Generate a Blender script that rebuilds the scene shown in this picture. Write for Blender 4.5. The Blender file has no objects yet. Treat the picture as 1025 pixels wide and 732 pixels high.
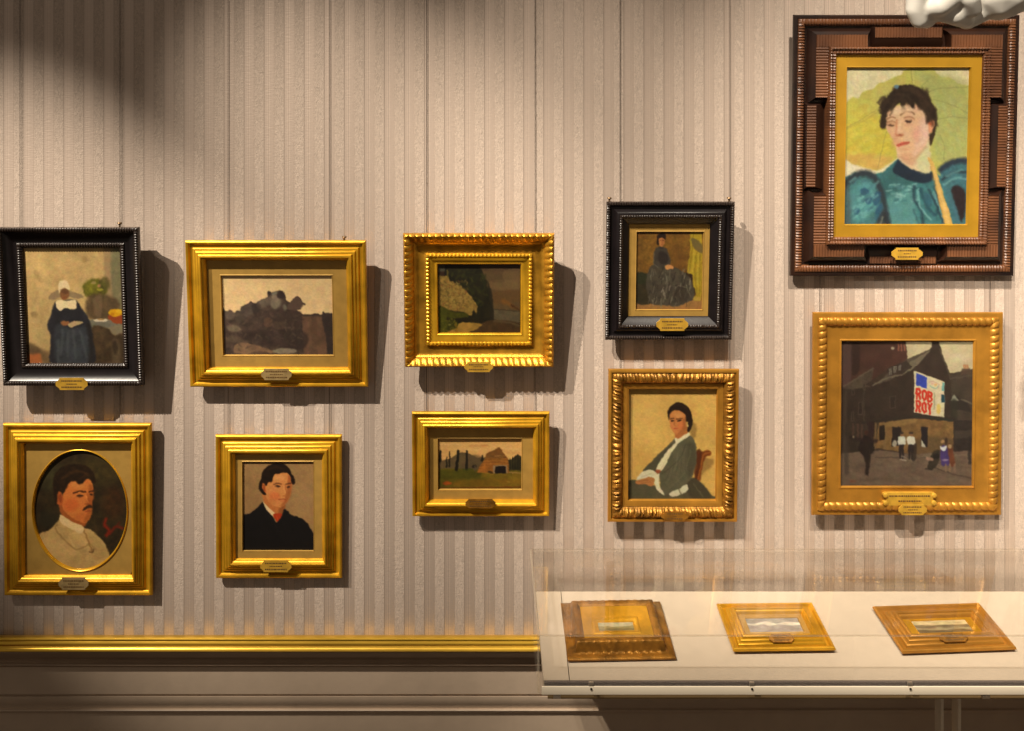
import bpy, bmesh, math, random
import numpy as np
from mathutils import Vector, Matrix

SC = bpy.context.scene
COL = SC.collection
PI = math.pi

# ------------------------------------------------------------------ camera, world, light, exposure
D = 1.5            # camera to wall, metres
F = 900.0          # focal length in pixels of the 1025 px wide frame
CX, HY = 512.0, 165.0   # principal column, horizon row
ZE = 1.55          # eye height

def at(px, py, out=0.0):
    """a point of the frame on the plane `out` metres in front of the wall"""
    k = (D - out) / F
    return ((px - CX) * k, ZE - (py - HY) * k)

cam_d = bpy.data.cameras.new('camera')
cam = bpy.data.objects.new('camera', cam_d); COL.objects.link(cam)
cam.location = (0, -D, ZE); cam.rotation_euler = (PI/2, 0, 0)
cam_d.sensor_fit = 'HORIZONTAL'; cam_d.sensor_width = 36.0
cam_d.lens = 36.0 * F / 1025.0
cam_d.shift_x = (512.5 - CX) / 1025.0
cam_d.shift_y = -(366.0 - HY) / 1025.0
cam_d.clip_start = 0.05
SC.camera = cam

vs = SC.view_settings
vs.view_transform = 'Standard'; vs.look = 'None'; vs.gamma = 1.0; vs.use_curve_mapping = False
vs.exposure = 0.13
SC.cycles.caustics_reflective = False

w = bpy.data.worlds.new('world'); SC.world = w; w.use_nodes = True
w.node_tree.nodes['Background'].inputs[0].default_value = (1.0, 0.82, 0.64, 1)
w.node_tree.nodes['Background'].inputs[1].default_value = 0.14

def spot(name, loc, target, power, cone, blend=0.6, radius=0.02, color=(1, 0.88, 0.72)):
    l = bpy.data.lights.new(name, 'SPOT'); o = bpy.data.objects.new(name, l); COL.objects.link(o)
    o.location = loc
    o.rotation_euler = (Vector(target) - Vector(loc)).to_track_quat('-Z', 'Y').to_euler()
    l.energy = power; l.spot_size = math.radians(cone); l.spot_blend = blend
    l.shadow_soft_size = radius; l.color = color
    return o

spot('track_spot_a', (-1.885, -1.35, 3.294), (-0.665, 0, 1.214), 560, 15.4, 1.0, 0.015)
spot('track_spot_b', (-1.326, -1.35, 3.322), (-0.106, 0, 1.242), 415, 20.1, 1.0, 0.015)
spot('track_spot_c', (-0.80, -1.35, 3.164), (0.42, 0, 1.084), 300, 28.0, 1.0, 0.015)
spot('track_spot_d', (0.32, -1.35, 3.302), (0.83, 0, 1.252), 345, 32.5, 1.0, 0.015)
spot('case_spot', (-0.10, -1.35, 3.30), (0.46, -0.13, 0.85), 36, 20, 0.9, 0.015)
spot('added_hand_spot', (-0.95, -2.6, 3.10), (0.50, -0.76, 1.72), 420, 15, 0.8, 0.015)  # added lamp, unseen, to brighten the plaster hand the wall spots miss

# ------------------------------------------------------------------ materials
def lin(c):
    return tuple(((v/255.0)/12.92 if v/255.0 <= 0.04045 else ((v/255.0+0.055)/1.055)**2.4) for v in c)

def mat(name, base, rough=0.5, metal=0.0, noise=0.0, nscale=40.0, bump=0.0, bscale=200.0, coat=0.0, spec=0.5, dark=None, dirt=0.0, stretch=(1, 1, 1)):
    m = bpy.data.materials.new(name); m.use_nodes = True
    nt = m.node_tree; b = nt.nodes['Principled BSDF']
    b.inputs['Base Color'].default_value = (*base, 1)
    b.inputs['Roughness'].default_value = rough
    b.inputs['Metallic'].default_value = metal
    b.inputs['Coat Weight'].default_value = coat
    b.inputs['Coat Roughness'].default_value = 0.15
    b.inputs['Specular IOR Level'].default_value = spec
    tc = nt.nodes.new('ShaderNodeTexCoord')
    mp = nt.nodes.new('ShaderNodeMapping'); mp.inputs['Scale'].default_value = stretch
    nt.links.new(tc.outputs['Object'], mp.inputs['Vector'])
    if noise > 0:
        n = nt.nodes.new('ShaderNodeTexNoise'); n.inputs['Scale'].default_value = nscale; n.inputs['Detail'].default_value = 6
        nt.links.new(mp.outputs['Vector'], n.inputs['Vector'])
        r = nt.nodes.new('ShaderNodeValToRGB')
        d = dark if dark else tuple(v*(1-noise) for v in base)
        r.color_ramp.elements[0].position = 0.32; r.color_ramp.elements[0].color = (*d, 1)
        r.color_ramp.elements[1].position = 0.62; r.color_ramp.elements[1].color = (*base, 1)
        nt.links.new(n.outputs['Fac'], r.inputs['Fac']); nt.links.new(r.outputs['Color'], b.inputs['Base Color'])
    if bump > 0:
        n2 = nt.nodes.new('ShaderNodeTexNoise'); n2.inputs['Scale'].default_value = bscale; n2.inputs['Detail'].default_value = 4
        nt.links.new(mp.outputs['Vector'], n2.inputs['Vector'])
        bp = nt.nodes.new('ShaderNodeBump'); bp.inputs['Strength'].default_value = bump; bp.inputs['Distance'].default_value = 0.002
        nt.links.new(n2.outputs['Fac'], bp.inputs['Height']); nt.links.new(bp.outputs['Normal'], b.inputs['Normal'])
    return m

GOLD = mat('gilt_bright', (0.84, 0.45, 0.025), 0.34, 0.60, 0.35, 30, 0.05, 300)
GOLD_MAT = mat('gilt_mount', (0.52, 0.31, 0.07), 0.50, 0.35, 0.16, 60, 0.06, 900)
GOLD_DEEP = mat('gilt_deep', (0.74, 0.37, 0.035), 0.36, 0.72, 0.45, 50, 0.25, 700)
GOLD_BROWN = mat('gilt_brown', (0.58, 0.27, 0.035), 0.40, 0.55, 0.35, 25, 0.08, 300)
GOLD_OLD = mat('gilt_old', (0.44, 0.20, 0.025), 0.40, 0.6, 0.6, 60, 0.35, 400)
GOLD_RAIL = mat('gilt_rail', (0.92, 0.56, 0.06), 0.28, 0.6, 0.35, 18, 0.08, 200, stretch=(0.25, 1, 1))
BLACK = mat('ebonised_wood', (0.010, 0.007, 0.008), 0.30, 0, 0.4, 40, 0.03, 200)
BLACK_R = mat('ebonised_ripple', (0.028, 0.018, 0.014), 0.33, 0, 0.4, 40)
DARKWOOD = mat('dark_stained_wood', (0.028, 0.011, 0.006), 0.30, 0, 0.6, 14, 0.03, 200, dark=(0.008, 0.005, 0.005))
RIPPLE = mat('rippled_brown_wood', (0.17, 0.066, 0.026), 0.38, 0, 0.6, 16, dark=(0.055, 0.022, 0.012))
GOLD_SLIP = mat('gilt_slip', (0.56, 0.30, 0.022), 0.42, 0.35, 0.15, 30, 0.05, 300)
BRASS = mat('nameplate_brass', (0.72, 0.42, 0.05), 0.40, 0.35, 0.25, 80)
PLATE_OLD = mat('nameplate_dull', (0.42, 0.29, 0.12), 0.5, 0.3, 0.3, 120)
INK = mat('engraved_ink', (0.12, 0.06, 0.015), 0.6)
WIRE = mat('wire_steel', (0.07, 0.05, 0.04), 0.5, 0.3)
PIN = mat('pin_brass', (0.22, 0.14, 0.07), 0.4, 0.6)

# ------------------------------------------------------------------ object helpers
def tag(o, label=None, cat=None, group=None, kind=None):
    if label: o['label'] = label
    if cat: o['category'] = cat
    if group: o['group'] = group
    if kind: o['kind'] = kind
    return o

def empty(name, loc, rot=(0, 0, 0)):
    o = bpy.data.objects.new(name, None); COL.objects.link(o)
    o.location = loc; o.rotation_euler = rot; o.empty_display_size = 0.05
    return o

def finish(me, angle=35):
    """smooth faces, sharp edges where they bend by more than `angle`"""
    bm = bmesh.new(); bm.from_mesh(me)
    bmesh.ops.remove_doubles(bm, verts=bm.verts, dist=1e-6)
    bmesh.ops.recalc_face_normals(bm, faces=bm.faces)
    for f in bm.faces: f.smooth = True
    a = math.radians(angle)
    for e in bm.edges:
        if len(e.link_faces) == 2: e.smooth = e.calc_face_angle(0) < a
    bm.to_mesh(me); bm.free()

def link(name, me, m, parent=None, angle=35):
    if angle is not None: finish(me, angle)
    if m: me.materials.append(m)
    o = bpy.data.objects.new(name, me); COL.objects.link(o)
    if parent: o.parent = parent
    return o

class MB:
    def __init__(s): s.v = []; s.f = []
    def add(s, v, f):
        n = len(s.v); s.v += [tuple(p) for p in v]; s.f += [tuple(i+n for i in q) for q in f]; return s
    def box(s, x0, x1, y0, y1, z0, z1, bevel=0.0):
        bm = bmesh.new(); bmesh.ops.create_cube(bm, size=1)
        for v in bm.verts:
            v.co = ((x0+x1)/2 + v.co.x*(x1-x0), (y0+y1)/2 + v.co.y*(y1-y0), (z0+z1)/2 + v.co.z*(z1-z0))
        if bevel > 0: bmesh.ops.bevel(bm, geom=bm.edges[:], offset=bevel, segments=2, profile=0.6, affect='EDGES')
        bm.verts.index_update()
        s.add([v.co[:] for v in bm.verts], [[v.index for v in f.verts] for f in bm.faces]); bm.free(); return s
    def prism(s, poly, y0, y1):
        """polygon in x,z extruded from y0 to y1"""
        n = len(poly)
        v = [(p[0], y0, p[1]) for p in poly] + [(p[0], y1, p[1]) for p in poly]
        f = [tuple(range(n)), tuple(range(2*n-1, n-1, -1))] + [(i, (i+1) % n, n+(i+1) % n, n+i) for i in range(n)]
        return s.add(v, f)
    def tube(s, pts, r, n=8):
        pts = [Vector(p) for p in pts]; rr = r if isinstance(r, (list, tuple)) else [r]*len(pts)
        v = []; f = []
        for i, p in enumerate(pts):
            t = (pts[min(i+1, len(pts)-1)] - pts[max(i-1, 0)]).normalized()
            u = t.orthogonal().normalized(); w_ = t.cross(u)
            for k in range(n):
                a = 2*PI*k/n; q = p + u*math.cos(a)*rr[i] + w_*math.sin(a)*rr[i]; v.append(q[:])
        for i in range(len(pts)-1):
            for k in range(n):
                f.append((i*n+k, i*n+(k+1) % n, (i+1)*n+(k+1) % n, (i+1)*n+k))
        f.append(tuple(range(n))); f.append(tuple(range(len(pts)*n-1, (len(pts)-1)*n-1, -1)))
        return s.add(v, f)
    def build(s, name, m, parent=None, angle=35):
        me = bpy.data.meshes.new(name); me.from_pydata(s.v, [], s.f)
        return link(name, me, m, parent, angle)

def extrude_profile(name, prof, x0, x1, m):
    """moulding along x; prof = (out, z) pairs"""
    b = MB(); n = len(prof)
    b.add([(x0, -o, z) for o, z in prof] + [(x1, -o, z) for o, z in prof], [(i, i+1, n+i+1, n+i) for i in range(n-1)])
    return b.build(name, m, None, 30)

def sweep(name, w_, h, prof, m, parent, mod=None, step=0.004, angle=35, jitter=0.0):
    """mitred frame moulding round a w_ x h rectangle whose bottom edge is z = 0.
    prof = (inset, height) pairs from the outside in; the front is -y.
    mod(i, s, side) -> (dinset, dheight) carves the moulding along its length"""
    v = []; f = []; P = len(prof)
    for side in range(4):
        L = w_ if side % 2 == 0 else h
        if mod:
            n = max(4, int(round(L/step))); ss = [-L/2 + L*k/n for k in range(n+1)]
        else:
            ss = [-L/2, L/2]
        base = len(v)
        for s in ss:
            for i, (ins, ht) in enumerate(prof):
                di, dh = mod(i, s, side) if mod else (0, 0)
                lim = L/2 - ins
                edge = min(1.0, (lim - abs(s))/0.006) if mod else 0
                edge = max(0.0, edge)
                di *= edge; dh *= edge
                c = max(-lim, min(lim, s))
                q = ins + di
                if side == 0: x, z = c, q
                elif side == 1: x, z = w_/2 - q, h/2 + c
                elif side == 2: x, z = -c, h - q
                else: x, z = -w_/2 + q, h/2 - c
                v.append((x, -(ht+dh), z))
        for k in range(len(ss)-1):
            for i in range(P-1):
                f.append((base+k*P+i, base+k*P+i+1, base+(k+1)*P+i+1, base+(k+1)*P+i))
    me = bpy.data.meshes.new(name); me.from_pydata(v, [], f)
    return link(name, me, m, parent, angle)

# ------------------------------------------------------------------ painter: flat pictures as coloured canvas meshes
def vnoise(X, Y, scale, seed, octaves=3):
    out = np.zeros_like(X); amp = 1.0; tot = 0
    rs = np.random.RandomState(seed)
    for o in range(octaves):
        n = 64; g = rs.rand(n, n)
        x = X/scale; y = Y/scale
        xi = np.floor(x).astype(int); yi = np.floor(y).astype(int)
        fx = x-xi; fy = y-yi; fx = fx*fx*(3-2*fx); fy = fy*fy*(3-2*fy)
        a = g[yi % n, xi % n]; b = g[yi % n, (xi+1) % n]; c = g[(yi+1) % n, xi % n]; d = g[(yi+1) % n, (xi+1) % n]
        out += amp*((a*(1-fx)+b*fx)*(1-fy)+(c*(1-fx)+d*fx)*fy); tot += amp
        amp *= 0.55; scale /= 2.1
    return out/tot*2-1

def smooth_poly(pts, k=4, closed=True):
    p = np.array(pts, float); n = len(p); out = []
    rng = range(n) if closed else range(n-1)
    for i in rng:
        if closed: a, b, c, d = p[(i-1) % n], p[i], p[(i+1) % n], p[(i+2) % n]
        else: a, b, c, d = p[max(i-1, 0)], p[i], p[i+1], p[min(i+2, n-1)]
        for t in np.arange(k)/k:
            out.append(0.5*((2*b)+(-a+c)*t+(2*a-5*b+4*c-d)*t*t+(-a+3*b-3*c+d)*t**3))
    if not closed: out.append(p[-1])
    return np.array(out)

class Pic:
    def __init__(s, area, base, unit, seed=1):
        """area = (x0, y0, x1, y1) in drawing units, unit = drawing units per grid cell"""
        s.area = area; s.seed = seed; s.unit = unit
        x0, y0, x1, y1 = area
        s.nx = int((x1-x0)/unit)+1; s.ny = int((y1-y0)/unit)+1
        s.X, s.Y = np.meshgrid(np.linspace(x0, x1, s.nx), np.linspace(y0, y1, s.ny))
        s.C = np.ones((s.ny, s.nx, 3))*np.array(base, float)
    def _blend(s, sl, m, col, n, ns):
        c = np.array(col, float)
        if n:
            s.seed += 1
            t = vnoise(s.X[sl], s.Y[sl], ns*s.unit, s.seed)
            c = c*(1+n*t[..., None])
        s.C[sl] = s.C[sl]*(1-m[..., None]) + c*m[..., None]
    def _win(s, x0, y0, x1, y1):
        X0, Y0, X1, Y1 = s.area
        ux = (X1-X0)/(s.nx-1); uy = (Y1-Y0)/(s.ny-1)
        a = max(0, int((x0-X0)/ux)); b = min(s.nx, int((x1-X0)/ux)+2)
        c = max(0, int((y0-Y0)/uy)); d = min(s.ny, int((y1-Y0)/uy)+2)
        return None if a >= b or c >= d else (slice(c, d), slice(a, b))
    def _segdist(s, X, Y, a, b):
        dx, dy = b-a; l2 = dx*dx+dy*dy+1e-9
        t = np.clip(((X-a[0])*dx+(Y-a[1])*dy)/l2, 0, 1)
        return np.hypot(X-a[0]-t*dx, Y-a[1]-t*dy), t
    def P(s, pts, col, f=4, a=1.0, n=0.0, ns=14, sm=True, rough=0.0):
        p = smooth_poly(pts) if sm else np.array(pts, float)
        pad = f*2+rough*3
        sl = s._win(p[:, 0].min()-pad, p[:, 1].min()-pad, p[:, 0].max()+pad, p[:, 1].max()+pad)
        if sl is None: return s
        X = s.X[sl]; Y = s.Y[sl]
        ins = np.zeros(X.shape, bool); dist = np.full(X.shape, 1e9)
        for i in range(len(p)):
            A = p[i]; B = p[(i+1) % len(p)]
            d, _ = s._segdist(X, Y, A, B); dist = np.minimum(dist, d)
            if A[1] != B[1]:
                cond = (A[1] > Y) != (B[1] > Y)
                ins ^= cond & (X < (B[0]-A[0])*(Y-A[1])/(B[1]-A[1])+A[0])
        sd = np.where(ins, dist, -dist)
        if rough:
            s.seed += 1; sd = sd + rough*vnoise(X, Y, rough*2.5, s.seed, 2)
        m = np.clip(sd/(2*f)+0.5, 0, 1); m = m*m*(3-2*m)*a
        s._blend(sl, m, col, n, ns); return s
    def L(s, pts, w, col, f=2, a=1.0, sm=True):
        p = smooth_poly(pts, 5, False) if sm and len(pts) > 2 else np.array(pts, float)
        ws = w if isinstance(w, (tuple, list)) else (w, w)
        wm = max(ws)/2+f*2
        sl = s._win(p[:, 0].min()-wm, p[:, 1].min()-wm, p[:, 0].max()+wm, p[:, 1].max()+wm)
        if sl is None: return s
        X = s.X[sl]; Y = s.Y[sl]; m = np.zeros(X.shape)
        n = len(p)-1
        for i in range(n):
            d, t = s._segdist(X, Y, p[i], p[i+1])
            hw = (ws[0]+(ws[1]-ws[0])*(i+t)/n)/2
            m = np.maximum(m, np.clip((hw-d)/(2*f)+0.5, 0, 1))
        s._blend(sl, m*a, col, 0, 1); return s
    def E(s, cx, cy, rx, ry, col, f=4, a=1.0, rot=0, n=0.0, ns=10, rough=0.0):
        t = np.arange(20)/20*2*PI; c, q = math.cos(math.radians(rot)), math.sin(math.radians(rot))
        return s.P([(cx+rx*math.cos(u)*c-ry*math.sin(u)*q, cy+rx*math.cos(u)*q+ry*math.sin(u)*c) for u in t], col, f, a, n, ns, False, rough)
    def N(s, amt, scale, seed, tint=(1, 1, 1), sx=1, sy=1):
        t = vnoise(s.X*sx, s.Y*sy, scale, seed)
        s.C *= 1+amt*t[..., None]*np.array(tint); return s
    def V(s, c0, c1):
        t = ((s.Y-s.area[1])/(s.area[3]-s.area[1]))[..., None]
        s.C = np.array(c0)*(1-t)+np.array(c1)*t; return s
    def dabs(s, box, k, size, cols, a=0.8, seed=5, rot=None):
        r = random.Random(seed)
        for _ in range(k):
            x = r.uniform(box[0], box[2]); y = r.uniform(box[1], box[3]); z = size*r.uniform(0.5, 1.4)
            ang = r.uniform(0, PI) if rot is None else math.radians(rot)+r.uniform(-.3, .3)
            s.L([(x, y), (x+z*math.cos(ang), y+z*math.sin(ang))], size*0.45, r.choice(cols), size*0.2, a)
        return s

CANVAS_MATS = {}
def canvas_mat(gloss):
    if gloss not in CANVAS_MATS:
        m = bpy.data.materials.new('painted_canvas'); m.use_nodes = True; nt = m.node_tree; b = nt.nodes['Principled BSDF']
        a = nt.nodes.new('ShaderNodeVertexColor'); a.layer_name = 'paint'
        nt.links.new(a.outputs['Color'], b.inputs['Base Color'])
        b.inputs['Roughness'].default_value = 0.55; b.inputs['Specular IOR Level'].default_value = 0.25
        b.inputs['Coat Weight'].default_value = gloss; b.inputs['Coat Roughness'].default_value = 0.12
        n2 = nt.nodes.new('ShaderNodeTexNoise'); n2.inputs['Scale'].default_value = 420
        tc = nt.nodes.new('ShaderNodeTexCoord'); nt.links.new(tc.outputs['Object'], n2.inputs['Vector'])
        bp = nt.nodes.new('ShaderNodeBump'); bp.inputs['Strength'].default_value = 0.12; bp.inputs['Distance'].default_value = 0.001
        nt.links.new(n2.outputs['Fac'], bp.inputs['Height']); nt.links.new(bp.outputs['Normal'], b.inputs['Normal'])
        CANVAS_MATS[gloss] = m
    return CANVAS_MATS[gloss]

def canvas(pic, x0, x1, z0, z1, y, parent, gain=1.0, gloss=0.25, thick=0.005, ellipse=False, name='painted_canvas', rub=0.055):
    nx, ny = pic.nx, pic.ny
    xs = np.linspace(x0, x1, nx); zs = np.linspace(z1, z0, ny)
    XX, ZZ = np.meshgrid(xs, zs)
    v = np.stack([XX, np.full_like(XX, y), ZZ], -1).reshape(-1, 3)
    i = np.arange(ny*nx).reshape(ny, nx)
    q = np.stack([i[:-1, :-1], i[1:, :-1], i[1:, 1:], i[:-1, 1:]], -1).reshape(-1, 4)
    C = pic.C; jj, ii = np.meshgrid(np.arange(nx, dtype=float), np.arange(ny, dtype=float))
    sd = nx*7+ny                                   # brush wobble and broken colour
    wi = ii+1.5*vnoise(jj, ii, 6, sd, 2); wj = jj+1.5*vnoise(jj, ii, 6, sd+1, 2)
    wi = np.clip(wi, 0, ny-1.001); wj = np.clip(wj, 0, nx-1.001)
    a0, b0 = wi.astype(int), wj.astype(int); fa, fb = (wi-a0)[..., None], (wj-b0)[..., None]
    C = (C[a0, b0]*(1-fb)+C[a0, b0+1]*fb)*(1-fa)+(C[a0+1, b0]*(1-fb)+C[a0+1, b0+1]*fb)*fa
    Cp = np.pad(C, ((1, 1), (1, 1), (0, 0)), mode='edge')
    C = (Cp[1:-1, 1:-1]*4+(Cp[:-2, 1:-1]+Cp[2:, 1:-1]+Cp[1:-1, :-2]+Cp[1:-1, 2:])*2)/12
    C = C*(1+rub*vnoise(jj, ii*1.3, 3.0, sd+2, 2))[..., None]
    for ch in range(3): C[..., ch] *= 1+rub*.6*vnoise(jj, ii, 9, sd+3+ch, 2)
    c = np.clip(C/255.0, 0, 1)
    c = np.where(c <= 0.04045, c/12.92, ((c+0.055)/1.055)**2.4).reshape(-1, 3)*np.array(gain)
    c = np.clip(c, 0.002, 0.92)
    if ellipse:
        e = ((v[:, 0]-(x0+x1)/2)/((x1-x0)/2))**2+((v[:, 2]-(z0+z1)/2)/((z1-z0)/2))**2
        q = q[(e[q] < 1.0).all(1)]
    nb = len(v)
    back = np.array([(x0, y+thick, z1), (x0, y+thick, z0), (x1, y+thick, z0), (x1, y+thick, z1)])
    v = np.concatenate([v, back]); c = np.concatenate([c, np.full((4, 3), 0.05)])
    cn = [i[0, 0], i[-1, 0], i[-1, -1], i[0, -1]]
    ex = [(nb+3, nb+2, nb+1, nb)]
    if not ellipse:
        ex += [(cn[k], nb+k, nb+(k+1) % 4, cn[(k+1) % 4]) for k in range(4)]
    q = np.concatenate([q, np.array(ex)])
    me = bpy.data.meshes.new(name)
    me.vertices.add(len(v)); me.vertices.foreach_set('co', v.ravel())
    me.loops.add(q.size); me.loops.foreach_set('vertex_index', q.ravel().astype(np.int32))
    me.polygons.add(len(q)); me.polygons.foreach_set('loop_start', np.arange(0, q.size, 4, dtype=np.int32))
    me.update(calc_edges=True)
    at_ = me.color_attributes.new('paint', 'FLOAT_COLOR', 'POINT')
    at_.data.foreach_set('color', np.concatenate([c, np.ones((len(c), 1))], 1).ravel().astype(np.float32))
    me.validate()
    return link(name, me, canvas_mat(gloss), parent, None)

# ---- the pictures themselves
def pic_nun():
    p = Pic((27, 29, 598, 692), (200, 172, 120), 2.6, 3)
    p.N(0.13, 120, 4).N(0.08, 30, 5)
    p.P([(500, 20), (548, 20), (545, 400), (505, 400)], (160, 136, 104), 12, .8)
    p.P([(545, 20), (610, 20), (610, 400), (545, 380)], (118, 118, 92), 14, .85, .2)
    p.E(105, 190, 40, 14, (150, 130, 84), 10, .4, 60).E(75, 410, 22, 16, (140, 118, 78), 8, .6).E(385, 95, 20, 18, (150, 124, 82), 10, .5).E(270, 110, 90, 40, (214, 186, 132), 20, .4)
    p.P([(20, 600), (170, 625), (420, 620), (420, 700), (20, 700)], (112, 88, 62), 18, .9, .2)
    p.P([(36, 640), (70, 628), (104, 642), (100, 700), (36, 700)], (178, 102, 58), 9, .9)
    p.P([(36, 575), (80, 590), (110, 625), (60, 640), (30, 620)], (88, 72, 52), 12, .8)
    p.E(440, 265, 72, 58, (92, 92, 26), 12, .95, 0, .35, 10, 8).E(425, 255, 48, 34, (132, 130, 38), 12, .7, 0, .3, 8, 6)
    p.E(495, 235, 34, 40, (88, 84, 40), 12, .8, 0, .3).E(465, 245, 10, 9, (205, 140, 110), 4, .7).E(432, 228, 14, 8, (190, 165, 120), 4, .6).E(470, 268, 18, 8, (170, 165, 60), 4, .8)
    p.P([(395, 310), (470, 290), (560, 320), (585, 370), (560, 430), (420, 440), (380, 400)], (84, 68, 48), 14, .9, .3)
    p.P([(425, 320), (470, 300), (478, 350), (470, 420), (440, 420)], (118, 98, 74), 9, .8)
    p.P([(395, 440), (600, 455), (600, 525), (545, 530), (500, 488), (410, 490)], (116, 114, 104), 6, 1, .1)
    p.P([(500, 490), (600, 470), (600, 530), (545, 532)], (140, 128, 104), 6, .8)
    p.P([(408, 490), (500, 488), (545, 532), (600, 525), (600, 700), (420, 700)], (72, 57, 40), 7, 1, .35)
    p.P([(530, 560), (570, 560), (575, 690), (530, 690)], (98, 84, 66), 12, .6, .3).E(545, 600, 16, 40, (48, 38, 28), 10, .7)
    p.E(466, 443, 44, 8, (222, 212, 188), 3).E(466, 438, 22, 5, (170, 140, 96), 3)
    p.P([(515, 415), (600, 412), (600, 460), (550, 462), (525, 445)], (152, 72, 36), 4)
    p.E(556, 400, 44, 22, (222, 168, 22), 4).E(575, 392, 18, 12, (238, 188, 40), 4).E(535, 408, 14, 10, (205, 140, 14), 4)
    robe = [(205, 335), (172, 410), (148, 480), (165, 530), (160, 610), (172, 700), (412, 700), (416, 560), (402, 450), (362, 380), (322, 328), (260, 330)]
    p.P(robe, (40, 40, 48), 7, 1, .18, 16)
    p.P([(200, 480), (280, 490), (380, 485), (395, 560), (390, 700), (200, 700)], (58, 64, 74), 16, .8, .25)
    for x0, y0, x1, y1 in ((240, 500, 222, 640), (300, 500, 310, 660), (345, 510, 372, 650), (268, 520, 262, 650), (210, 560, 205, 680)):
        p.L([(x0, y0), (x1, y1)], 12, (84, 92, 100), 8, .55)
    p.L([(395, 470), (405, 600), (395, 690)], 26, (34, 30, 30), 9, .7)
    p.P([(164, 322), (180, 290), (228, 268), (290, 276), (345, 292), (374, 308), (330, 320), (286, 308), (232, 312), (196, 325)], (150, 130, 100), 5)
    p.P([(228, 290), (224, 262), (232, 222), (256, 214), (280, 224), (292, 262), (278, 272), (258, 256), (240, 272)], (238, 218, 176), 4)
    p.E(259, 292, 28, 34, (132, 90, 58), 6).E(259, 274, 26, 12, (92, 62, 42), 6, .6).E(262, 286, 18, 6, (98, 62, 42), 5, .6).E(258, 316, 16, 10, (140, 84, 52), 4, .7)
    p.P([(208, 332), (240, 326), (270, 334), (318, 326), (328, 352), (320, 378), (292, 382), (262, 372), (228, 390), (206, 364)], (240, 222, 182), 4)
    p.E(255, 460, 27, 14, (150, 100, 64), 6).P([(272, 470), (300, 452), (345, 448), (362, 458), (330, 470), (290, 484)], (188, 164, 126), 4)
    p.L([(255, 445), (340, 440)], 6, (26, 26, 32), 4, .7)
    return p

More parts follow.
